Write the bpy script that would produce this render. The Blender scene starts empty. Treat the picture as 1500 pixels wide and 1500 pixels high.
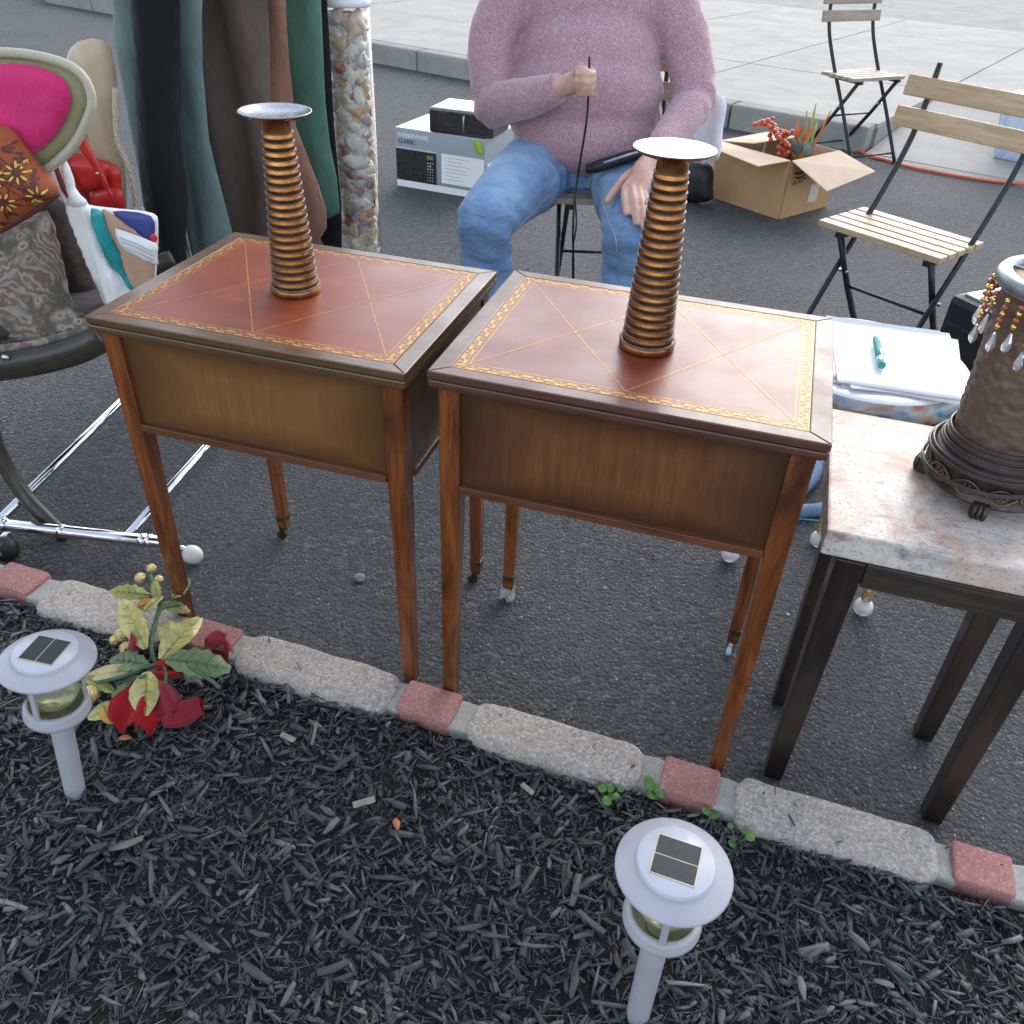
import bpy, bmesh, math, random
import numpy as np
from mathutils import Vector, Matrix, Euler, geometry, noise as mnoise

rnd = random.Random(7)
SC = bpy.context.scene
COL = SC.collection
R = math.radians

# ---------------------------------------------------------------- camera
cam_data = bpy.data.cameras.new('camera')
cam_data.sensor_width = 36.0
cam_data.lens = 29.68
cam_data.clip_start = 0.05
cam_data.clip_end = 400.0
cam = bpy.data.objects.new('camera', cam_data)
COL.objects.link(cam)
cr = Vector((0.99890285, 0.0279484, 0.03757641))
cu = Vector((-0.04683054, 0.59614371, 0.80151081))
cf = Vector((0.0, 0.80239115, -0.59679849))
cam.matrix_world = Matrix(((cr.x, cu.x, -cf.x, 0.0), (cr.y, cu.y, -cf.y, 0.0), (cr.z, cu.z, -cf.z, 1.2337), (0, 0, 0, 1)))
SC.camera = cam

# ---------------------------------------------------------------- sky, sun, exposure
SUN_EL, SUN_AZ = R(33), R(24)        # behind thin cloud, ahead of the camera and to its right
world = bpy.data.worlds.new('World')
SC.world = world
world.use_nodes = True
wn = world.node_tree
sky = wn.nodes.new('ShaderNodeTexSky')
sky.sky_type = 'NISHITA'
sky.sun_disc = False
sky.sun_elevation = SUN_EL
sky.sun_rotation = SUN_AZ
sky.air_density = 1.0
sky.dust_density = 1.2
sky.ozone_density = 1.0
bg = wn.nodes['Background']
bg.inputs['Strength'].default_value = 0.15
# thin high cloud: the same sky with most of its blue taken out
hsv = wn.nodes.new('ShaderNodeHueSaturation')
hsv.inputs['Saturation'].default_value = 0.55
wn.links.new(sky.outputs['Color'], hsv.inputs['Color'])
wn.links.new(hsv.outputs['Color'], bg.inputs['Color'])
sun_data = bpy.data.lights.new('sun', 'SUN')
sun_data.energy = 0.42
sun_data.angle = R(55)
sun_data.color = (1.0, 0.965, 0.93)
sun = bpy.data.objects.new('sun', sun_data)
COL.objects.link(sun)
sd = Vector((math.sin(SUN_AZ) * math.cos(SUN_EL), math.cos(SUN_AZ) * math.cos(SUN_EL), math.sin(SUN_EL)))
sun.rotation_euler = sd.to_track_quat('Z', 'Y').to_euler()
sun.location = sd * 20
SC.view_settings.view_transform = 'Standard'
SC.view_settings.look = 'None'
SC.view_settings.gamma = 1.0
SC.view_settings.use_curve_mapping = False
SC.view_settings.exposure = 1.6
SC.render.engine = 'CYCLES'
SC.cycles.use_denoising = True
SC.cycles.max_bounces = 8
SC.cycles.transparent_max_bounces = 16

# ---------------------------------------------------------------- node helpers
def new_mat(name):
    m = bpy.data.materials.new(name)
    m.use_nodes = True
    nt = m.node_tree
    return m, nt, nt.nodes['Principled BSDF']

def setin(nt, sock, v):
    if v is None:
        return
    if isinstance(v, bpy.types.NodeSocket):
        nt.links.new(v, sock)
    elif isinstance(v, (tuple, list)) and len(v) == 3 and sock.type == 'RGBA':
        sock.default_value = (*v, 1)
    else:
        sock.default_value = v

def nd(nt, typ, props=None, **ins):
    n = nt.nodes.new(typ)
    for k, v in (props or {}).items():
        setattr(n, k, v)
    for k, v in ins.items():
        setin(nt, n.inputs[k.replace('_', ' ')], v)
    return n

def coord(nt, scale=(1, 1, 1), kind='Object', loc=(0, 0, 0), rot=(0, 0, 0)):
    t = nd(nt, 'ShaderNodeTexCoord')
    m = nd(nt, 'ShaderNodeMapping')
    nt.links.new(t.outputs[kind], m.inputs['Vector'])
    m.inputs['Scale'].default_value = scale
    m.inputs['Location'].default_value = loc
    m.inputs['Rotation'].default_value = rot
    return m.outputs['Vector']

def noise(nt, vec, scale, detail=3, rough=0.55, dist=0.0, out='Fac'):
    n = nd(nt, 'ShaderNodeTexNoise', None, Vector=vec, Scale=scale, Detail=detail, Roughness=rough, Distortion=dist)
    return n.outputs[out]

def voro(nt, vec, scale, feature='F1', out='Distance', rand=1.0):
    n = nd(nt, 'ShaderNodeTexVoronoi', {'feature': feature}, Vector=vec, Scale=scale, Randomness=rand)
    return n.outputs[out]

def wave(nt, vec, scale, dist=0.0, detail=2, dscale=1.0, typ='BANDS', direc='X'):
    n = nd(nt, 'ShaderNodeTexWave', {'wave_type': typ}, Vector=vec, Scale=scale, Distortion=dist, Detail=detail)
    n.inputs['Detail Scale'].default_value = dscale
    if typ == 'BANDS':
        n.bands_direction = direc
    return n.outputs['Fac']

def ramp(nt, fac, stops, interp='LINEAR'):
    n = nd(nt, 'ShaderNodeValToRGB')
    cr_ = n.color_ramp
    cr_.interpolation = interp
    while len(cr_.elements) < len(stops):
        cr_.elements.new(0.5)
    for e, (p, c) in zip(cr_.elements, stops):
        e.position = p
        if not isinstance(c, (tuple, list)):
            c = (c, c, c)
        e.color = (*c, 1)
    nt.links.new(fac, n.inputs['Fac'])
    return n.outputs['Color']

def mix(nt, fac, a, b, blend='MIX'):
    n = nd(nt, 'ShaderNodeMix', {'data_type': 'RGBA', 'blend_type': blend})
    setin(nt, n.inputs[0], fac)
    setin(nt, n.inputs[6], a)
    setin(nt, n.inputs[7], b)
    return n.outputs[2]

def mth(nt, op, a, b=None, clamp=False):
    n = nd(nt, 'ShaderNodeMath', {'operation': op, 'use_clamp': clamp})
    setin(nt, n.inputs[0], a)
    setin(nt, n.inputs[1], b)
    return n.outputs[0]

def bump(nt, h, strength=0.3, dist=0.002, normal=None):
    n = nd(nt, 'ShaderNodeBump', None, Height=h, Strength=strength, Distance=dist)
    if normal is not None:
        nt.links.new(normal, n.inputs['Normal'])
    return n.outputs['Normal']

def attr(nt, name, out='Fac'):
    n = nd(nt, 'ShaderNodeAttribute')
    n.attribute_name = name
    return n.outputs[out]

def obj_random(nt):
    return nd(nt, 'ShaderNodeObjectInfo').outputs['Random']

def put(nt, b, **k):
    names = {'col': 'Base Color', 'rough': 'Roughness', 'metal': 'Metallic', 'normal': 'Normal', 'spec': 'Specular IOR Level',
             'coat': 'Coat Weight', 'coatr': 'Coat Roughness', 'trans': 'Transmission Weight', 'ior': 'IOR', 'sheen': 'Sheen Weight',
             'sheenr': 'Sheen Roughness', 'sss': 'Subsurface Weight', 'alpha': 'Alpha', 'aniso': 'Anisotropic'}
    for n, v in k.items():
        setin(nt, b.inputs[names[n]], v)

MATS = {}
def simple(name, col, rough=0.5, metal=0.0, var=0.15, vs=30, bs=0.0, bscale=300, bd=0.001, **k):
    """A plain material with slight tonal variation and fine relief."""
    m, nt, b = new_mat(name)
    v = coord(nt)
    n1 = noise(nt, v, vs, 4)
    lo = tuple(c * (1 - var) for c in col)
    hi = tuple(min(1, c * (1 + var)) for c in col)
    c = ramp(nt, n1, [(0.3, lo), (0.7, hi)])
    put(nt, b, col=c, metal=metal, **k)
    r = ramp(nt, noise(nt, v, vs * 2.3, 3), [(0.3, max(0, rough - 0.08)), (0.7, min(1, rough + 0.08))])
    nt.links.new(r, b.inputs['Roughness'])
    if bs:
        put(nt, b, normal=bump(nt, noise(nt, v, bscale, 3), bs, bd))
    MATS[name] = m
    return m

# ---------------------------------------------------------------- mesh helpers
class MB:
    """Collects vertices and faces; build() links them as one mesh object."""
    def __init__(self):
        self.v, self.f, self.sm = [], [], []
    def add(self, vs, fs, smooth=False, mat=None):
        n = len(self.v)
        if mat is not None:
            vs = [mat @ Vector(q) for q in vs]
        self.v += [tuple(q) for q in vs]
        self.f += [tuple(i + n for i in q) for q in fs]
        self.sm += [smooth] * len(fs)
        return self
    def box(self, c, s, rot=None, mat=None, bev=0.0, taper=None):
        """Box centred at c with full size s; bev chamfers the edges; taper = (tx, ty) scale of the bottom."""
        hx, hy, hz = s[0] / 2, s[1] / 2, s[2] / 2
        if bev <= 0:
            vs = [(x * hx, y * hy, z * hz) for z in (-1, 1) for y in (-1, 1) for x in (-1, 1)]
            fs = [(0, 2, 3, 1), (4, 5, 7, 6), (0, 1, 5, 4), (2, 6, 7, 3), (0, 4, 6, 2), (1, 3, 7, 5)]
        else:
            b = min(bev, hx * .9, hy * .9, hz * .9)
            bm = bmesh.new()
            bmesh.ops.create_cube(bm, size=1)
            bmesh.ops.scale(bm, vec=s, verts=bm.verts)
            bmesh.ops.bevel(bm, geom=list(bm.edges), offset=b, segments=2, affect='EDGES', profile=0.6)
            bm.verts.index_update()
            vs = [tuple(q.co) for q in bm.verts]
            fs = [tuple(q.index for q in fc.verts) for fc in bm.faces]
            bm.free()
        if taper:
            vs = [(x * (taper[0] if z < 0 else 1), y * (taper[1] if z < 0 else 1), z) for x, y, z in vs]
        M = Matrix.Translation(c)
        if rot is not None:
            M = M @ (rot.to_4x4() if not isinstance(rot, (tuple, list)) else Euler(rot).to_matrix().to_4x4())
        if mat is not None:
            M = mat @ M
        return self.add(vs, fs, False, M)
    def tube(self, pts, r, n=10, caps=True, closed=False, smooth=True, flat=1.0):
        """Round tube along pts; r is a number or a list per point."""
        P = [Vector(q) for q in pts]
        m = len(P)
        rs = r if isinstance(r, (list, tuple)) else [r] * m
        up = None
        vs, fs = [], []
        for i in range(m):
            if closed:
                t = (P[(i + 1) % m] - P[i - 1]).normalized()
            else:
                t = (P[min(i + 1, m - 1)] - P[max(i - 1, 0)]).normalized()
            if up is None:
                a = Vector((0, 0, 1)) if abs(t.z) < 0.9 else Vector((0, 1, 0))
                up = (a - t * a.dot(t)).normalized()
            else:
                up = (up - t * up.dot(t)).normalized()
            sd_ = t.cross(up)
            for k in range(n):
                an = 2 * math.pi * k / n
                vs.append(P[i] + (up * math.cos(an) * flat + sd_ * math.sin(an)) * rs[i])
        for i in range(m if closed else m - 1):
            j = (i + 1) % m
            for k in range(n):
                l = (k + 1) % n
                fs.append((i * n + k, i * n + l, j * n + l, j * n + k))
        if caps and not closed:
            fs.append(tuple(range(n - 1, -1, -1)))
            fs.append(tuple((m - 1) * n + k for k in range(n)))
        return self.add(vs, fs, smooth)
    def lathe(self, prof, n=32, mat=None, smooth=True, a0=0.0, a1=2 * math.pi):
        """Revolve profile [(r, z)] about Z."""
        full = abs(a1 - a0 - 2 * math.pi) < 1e-6
        vs, fs = [], []
        cols = n if full else n + 1
        for r_, z in prof:
            for k in range(cols):
                an = a0 + (a1 - a0) * k / n
                vs.append((r_ * math.cos(an), r_ * math.sin(an), z))
        for i in range(len(prof) - 1):
            for k in range(n):
                l = (k + 1) % cols
                fs.append((i * cols + k, i * cols + l, (i + 1) * cols + l, (i + 1) * cols + k))
        return self.add(vs, fs, smooth, mat)
    def sphere(self, c, r, n=12, m=8, scale=(1, 1, 1), rot=None):
        prof = [(max(1e-5, math.sin(math.pi * i / m)), -math.cos(math.pi * i / m)) for i in range(m + 1)]
        M = Matrix.Translation(c)
        if rot is not None:
            M = M @ Euler(rot).to_matrix().to_4x4()
        M = M @ Matrix.Diagonal((r * scale[0], r * scale[1], r * scale[2], 1))
        return self.lathe(prof, n, M)
    def prism(self, poly, z0, z1, mat=None):
        """Extrude a 2D outline between z0 and z1 (a convex or simple outline)."""
        n = len(poly)
        vs = [(x, y, z0) for x, y in poly] + [(x, y, z1) for x, y in poly]
        fs = [tuple(range(n - 1, -1, -1)), tuple(range(n, 2 * n))]
        fs += [(i, (i + 1) % n, n + (i + 1) % n, n + i) for i in range(n)]
        return self.add(vs, fs, False, mat)
    def build(self, name, mat, parent=None, smooth_angle=None):
        me = bpy.data.meshes.new(name)
        me.from_pydata(self.v, [], self.f)
        me.polygons.foreach_set('use_smooth', self.sm)
        me.update()
        if smooth_angle is not None:
            me.polygons.foreach_set('use_smooth', [True] * len(me.polygons))
            me.set_sharp_from_angle(angle=R(smooth_angle))
        if mat is not None:
            me.materials.append(mat)
        o = bpy.data.objects.new(name, me)
        COL.objects.link(o)
        if parent is not None:
            o.parent = parent
        return o

def thing(name, label, cat, loc=(0, 0, 0), rz=0.0, group=None):
    o = bpy.data.objects.new(name, None)
    COL.objects.link(o)
    o.empty_display_size = 0.05
    o.location = loc
    o.rotation_euler = (0, 0, rz)
    o['label'] = label
    o['category'] = cat
    if group:
        o['group'] = group
    return o

def tag(o, label, cat, group=None):
    o['label'] = label
    o['category'] = cat
    if group:
        o['group'] = group
    return o

def structure(o):
    o['kind'] = 'structure'
    return o

def stuff(o, label=None):
    o['kind'] = 'stuff'
    if label:
        o['label'] = label
    return o

def copy_tree(o, parent=None, label=None):
    c = o.copy()
    COL.objects.link(c)
    c.parent = parent
    if label:
        c['label'] = label
    for ch in list(o.children):
        copy_tree(ch, c)
    return c

def spline(pts, n=8):
    """Catmull-Rom through pts (any dimension)."""
    P = [np.array(q, float) for q in pts]
    P = [2 * P[0] - P[1]] + P + [2 * P[-1] - P[-2]]
    out = []
    for i in range(1, len(P) - 2):
        for k in range(n):
            t = k / n
            out.append(0.5 * ((2 * P[i]) + (-P[i - 1] + P[i + 1]) * t + (2 * P[i - 1] - 5 * P[i] + 4 * P[i + 1] - P[i + 2]) * t * t
                              + (-P[i - 1] + 3 * P[i] - 3 * P[i + 1] + P[i + 2]) * t ** 3))
    out.append(P[-2])
    return [tuple(q) for q in out]

def closed_spline(pts, n=6):
    P = [np.array(q, float) for q in pts]
    m = len(P)
    out = []
    for i in range(m):
        a, b, c, d = P[i - 1], P[i], P[(i + 1) % m], P[(i + 2) % m]
        for k in range(n):
            t = k / n
            out.append(tuple(0.5 * (2 * b + (c - a) * t + (2 * a - 5 * b + 4 * c - d) * t * t + (-a + 3 * b - 3 * c + d) * t ** 3)))
    return out

def puff(mb, outline, thick, place, step=0.012, edge=0.03, fold=None, back=1.0, base=0.0):
    """A soft panel with real thickness from a 2D outline: it swells to `thick` each side over `edge` from its rim.
    place(u, v, h) gives the 3D point; fold(u, v) shifts the whole sheet along h (creases, drape)."""
    O = [Vector(q) for q in outline]
    n = len(O)
    dense = []
    for i in range(n):
        a, b = O[i], O[(i + 1) % n]
        k = max(1, int((b - a).length / step))
        dense += [a.lerp(b, j / k) for j in range(k)]
    us = [q.x for q in dense]; vs_ = [q.y for q in dense]
    nb = len(dense)
    A = np.array([(q.x, q.y) for q in dense]); B = np.roll(A, -1, axis=0)
    gx = np.arange(min(us) + step * .5, max(us), step); gy = np.arange(min(vs_) + step * .5, max(vs_), step)
    X, Y = np.meshgrid(gx, gy)
    X = X + (np.arange(X.shape[0])[:, None] % 2) * step * .5
    P = np.stack([X.ravel(), Y.ravel()], 1)
    inside = np.zeros(len(P), bool)
    for (x0, y0), (x1, y1) in zip(A, B):
        c = (y0 > P[:, 1]) != (y1 > P[:, 1])
        with np.errstate(divide='ignore', invalid='ignore'):
            xi = (x1 - x0) * (P[:, 1] - y0) / (y1 - y0 + 1e-12) + x0
        inside ^= c & (P[:, 0] < xi)
    P = P[inside]
    D = B - A
    L2 = (D ** 2).sum(1) + 1e-12
    t = np.clip(((P[:, None, :] - A[None]) * D[None]).sum(2) / L2, 0, 1)
    dist = np.sqrt((((A[None] + t[..., None] * D[None]) - P[:, None, :]) ** 2).sum(2)).min(1) if len(P) else np.zeros(0)
    keep = dist > step * .35
    P, dist = P[keep], dist[keep]
    pts = [Vector(q) for q in A] + [Vector(q) for q in P]
    r = geometry.delaunay_2d_cdt(pts, [(i, (i + 1) % nb) for i in range(nb)], [], 1, 1e-7)
    vco, faces = r[0], r[2]
    d_all = np.concatenate([np.zeros(nb), dist])
    orig = r[3]
    hs = []
    for i in range(len(vco)):
        src = orig[i][0] if orig[i] else 0
        x = min(1.0, d_all[src] / edge)
        hs.append(base + thick * math.sqrt(max(0.0, 1 - (1 - x) ** 2)))
    fr, bk = [], []
    for q, h in zip(vco, hs):
        s = fold(q.x, q.y) if fold else 0.0
        fr.append(place(q.x, q.y, s + h))
        bk.append(place(q.x, q.y, s - h * back - (0.0 if h > base else 1e-4)))
    m = len(vco)
    ff = [tuple(q) for q in faces]
    fb = [tuple(m + i for i in reversed(q)) for q in faces]
    rim = []
    cnt = {}
    for q in faces:
        for i in range(len(q)):
            e = (q[i], q[(i + 1) % len(q)])
            cnt[e] = 1
    for (a, b) in cnt:
        if (b, a) not in cnt:
            rim.append((b, a, m + a, m + b))
    mb.add(fr + bk, ff + fb + rim, True)
    return mb

def upright(y0, lean=0.0, z0=0.0):
    """place() for a panel standing in a plane facing the camera side (-Y)."""
    def pl(u, v, h):
        return Vector((u, y0 - h + (v - z0) * lean, v))
    return pl
# ================================================================ ground
def make_asphalt():
    m, nt, b = new_mat('asphalt')
    v = coord(nt)
    warp = nd(nt, 'ShaderNodeVectorMath', {'operation': 'ADD'})
    nt.links.new(v, warp.inputs[0])
    sc = nd(nt, 'ShaderNodeVectorMath', {'operation': 'SCALE'})
    nt.links.new(noise(nt, v, 60, 2, out='Color'), sc.inputs[0])
    sc.inputs['Scale'].default_value = 0.006
    nt.links.new(sc.outputs[0], warp.inputs[1])
    w = warp.outputs[0]
    cell = voro(nt, w, 108, out='Color')
    tone = nd(nt, 'ShaderNodeSeparateColor')
    nt.links.new(cell, tone.inputs[0])
    c = ramp(nt, tone.outputs[0], [(0.0, (.024, .025, .029)), (0.40, (.049, .051, .057)), (0.75, (.083, .085, .091)), (0.94, (.13, .13, .13)), (1.0, (.21, .205, .20))])
    c = mix(nt, ramp(nt, noise(nt, v, 2.2, 5, .6), [(0.35, 0.0), (0.7, 1.0)]), c, (.085, .084, .085), 'MIX')
    c = mix(nt, ramp(nt, noise(nt, coord(nt, loc=(4, 9, 0)), 1.3, 5, .65), [(.50, 0.0), (.68, .45)]), c, (.036, .036, .038))
    c2 = mix(nt, 0.35, c, ramp(nt, noise(nt, v, 260, 4, .7), [(.35, (.02, .021, .024)), (.65, (.105, .105, .11))]))
    grain = voro(nt, v, 420, out='Color')
    gs = nd(nt, 'ShaderNodeSeparateColor')
    nt.links.new(grain, gs.inputs[0])
    c3 = mix(nt, ramp(nt, gs.outputs[1], [(0.972, 0.0), (0.990, 0.8)]), c2, (.34, .33, .31))
    d1 = voro(nt, w, 108)
    h = mth(nt, 'SUBTRACT', 1.0, d1)
    h = mth(nt, 'ADD', h, mth(nt, 'MULTIPLY', noise(nt, v, 340, 4, .7), 0.5))
    h = mth(nt, 'ADD', h, mth(nt, 'MULTIPLY', noise(nt, v, 45, 3), 0.9))
    put(nt, b, col=c3, rough=0.82, spec=0.35, normal=bump(nt, h, 1.0, 0.0065))
    return m
M_ASPH = make_asphalt()

def sheet(name, xs, ys, zf, mat):
    vs = [(x, y, zf(x, y)) for y in ys for x in xs]
    nx = len(xs)
    fs = [(j * nx + i, j * nx + i + 1, (j + 1) * nx + i + 1, (j + 1) * nx + i) for j in range(len(ys) - 1) for i in range(nx - 1)]
    mb = MB()
    mb.add(vs, fs, True)
    return mb.build(name, mat)
big = [-150, -40, -12, -5, -2, -1, 0, 1, 2, 5, 12, 40, 150]
structure(sheet('asphalt_ground', big, big, lambda x, y: 0.0, M_ASPH))

# small stones and grit lying on the asphalt: too many to count
def grit():
    r = np.random.default_rng(3)
    base = np.array([(0, 0, 1), (1, 0, 0), (0, 1, 0), (-1, 0, 0), (0, -1, 0), (0, 0, -1)], float)
    fb = np.array([(0, 1, 2), (0, 2, 3), (0, 3, 4), (0, 4, 1), (5, 2, 1), (5, 3, 2), (5, 4, 3), (5, 1, 4)])
    n = 5200
    y = 0.95 + 3.6 * r.random(n) ** 1.5
    x = (r.random(n) * 2 - 1) * (0.55 + y * 0.72)
    s = np.clip(r.gamma(2.0, 0.00075, n), 0.0008, 0.005)
    a = r.random(n) * 6.28
    V = base[None] * (1 + 0.5 * (r.random((n, 6, 1)) - .5)) * s[:, None, None] * np.array([1.2, .9, .6])
    ca, sa = np.cos(a)[:, None], np.sin(a)[:, None]
    V = np.stack([V[..., 0] * ca - V[..., 1] * sa + x[:, None], V[..., 0] * sa + V[..., 1] * ca + y[:, None], V[..., 2] + s[:, None] * .35], 2)
    F = fb[None] + (np.arange(n) * 6)[:, None, None]
    me = bpy.data.meshes.new('asphalt_grit')
    me.from_pydata(V.reshape(-1, 3).tolist(), [], F.reshape(-1, 3).tolist())
    at = me.attributes.new('tone', 'FLOAT', 'FACE')
    at.data.foreach_set('value', np.repeat(r.random(n), 8))
    m, nt, b = new_mat('grit')
    put(nt, b, col=ramp(nt, attr(nt, 'tone'), [(0, (.06, .06, .065)), (.6, (.11, .11, .11)), (.85, (.22, .2, .18)), (1, (.55, .53, .5))]), rough=.8)
    me.materials.append(m)
    o = bpy.data.objects.new('asphalt_grit', me)
    COL.objects.link(o)
    stuff(o)
grit()

def make_concrete(name, c0, c1, speck=0.5):
    m, nt, b = new_mat(name)
    v = coord(nt)
    c = ramp(nt, noise(nt, v, 3.0, 6, .65), [(.3, c0), (.7, c1)])
    c = mix(nt, speck * .5, c, ramp(nt, noise(nt, v, 170, 4, .7), [(.35, tuple(q * .6 for q in c0)), (.65, tuple(min(1, q * 1.25) for q in c1))]))
    put(nt, b, col=c, rough=.88, spec=.3, normal=bump(nt, noise(nt, v, 220, 4, .7), .5, .003))
    return m
M_CONC = make_concrete('concrete', (.30, .28, .25), (.42, .40, .36))
M_KERB = make_concrete('kerb_concrete', (.20, .20, .18), (.34, .33, .30))

# far pavement: asphalt ends along a line that runs up to the left; flush apron on the right, raised kerb on the left
PK0, PKD = Vector((2.03, 5.47)), Vector((-0.822, 0.569))      # along the edge, going left and away
PKN = Vector((0.569, 0.822))                                   # away from the asphalt
def pk(a, c, z):
    q = PK0 + PKD * a + PKN * c
    return (q.x, q.y, z)
# apron (flush, slightly ramped) and pavement slabs with recessed joints
def slab(a0, a1, c0, c1, z0, z1=None):
    z1 = z0 if z1 is None else z1
    vs = [pk(a0, c0, z0), pk(a1, c0, z0), pk(a1, c1, z1), pk(a0, c1, z1), pk(a0, c0, -.05), pk(a1, c0, -.05), pk(a1, c1, -.05), pk(a0, c1, -.05)]
    m_ = MB()
    m_.add(vs, [(3, 2, 1, 0), (0, 1, 5, 4), (1, 2, 6, 5), (2, 3, 7, 6), (3, 0, 4, 7)])
    return m_
pave = structure(slab(-.006, 60, .16, 90, .122).build('far_pavement', M_KERB))
structure(slab(-60, -.018, 1.67, 90, .128).build('far_yard', M_KERB))
for i in range(-4, 9):
    for j in range(4):
        if i < 0 and j == 0:
            continue
        a0, c0 = i * 1.5 + .006, .18 + j * 1.5
        slab(a0, a0 + 1.488, c0, c0 + 1.488, .138 + rnd.uniform(-.002, .002)).build('paving_slab', M_CONC, pave)
apron = structure(slab(-13.5, -.012, 0.0, 1.66, .006, .13).build('driveway_apron', M_CONC))
structure(slab(-13.5, -.012, -.09, -.002, .003).build('asphalt_edge_strip', M_KERB))
kt = thing('kerb', 'grey concrete kerb stones at the far edge of the asphalt', 'kerb', (0, 0, 0))
for i in range(10):
    ln = .9
    m_ = MB()
    a0 = i * ln + .008
    c = PK0 + PKD * (a0 + ln / 2 - .004) + PKN * .08
    m_.box((c.x, c.y, .06), (ln - .012, .15, .17), (0, 0, math.atan2(PKD.y, PKD.x)), bev=.02)
    m_.build('kerb_stone', M_KERB, kt)

# ================================================================ mulch bed and its brick and stone border
EU, EV = Vector((0.9542, -0.2990)), Vector((0.2990, 0.9542))
def ed(u, v, z=0.0):
    q = EU * u + EV * v
    return Vector((q.x, q.y, z))
def bedz(u, v):
    d = max(0.0, .85 - v)
    return 0.066 + 0.016 * mnoise.noise(Vector((u * 3.1, v * 3.1, 4))) + 0.008 * mnoise.noise(Vector((u * 11, v * 11, 1))) + min(.03, d * .05)

def make_bed():
    m, nt, b = new_mat('mulch_soil')
    v = coord(nt)
    c = ramp(nt, noise(nt, v, 130, 4, .7), [(.3, (.008, .008, .009)), (.7, (.030, .027, .025))])
    put(nt, b, col=c, rough=.95, normal=bump(nt, noise(nt, v, 160, 4, .7), 1, .01))
    us = list(np.arange(-2.6, 2.41, .04)); vs_ = list(np.arange(-.6, .90, .04))
    P = [ed(u, w, bedz(u, w)) for w in vs_ for u in us]
    nx = len(us)
    fs = [(j * nx + i, j * nx + i + 1, (j + 1) * nx + i + 1, (j + 1) * nx + i) for j in range(len(vs_) - 1) for i in range(nx - 1)]
    mb = MB()
    mb.add(P, fs, True)
    structure(mb.build('mulch_bed', m))
make_bed()

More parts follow.
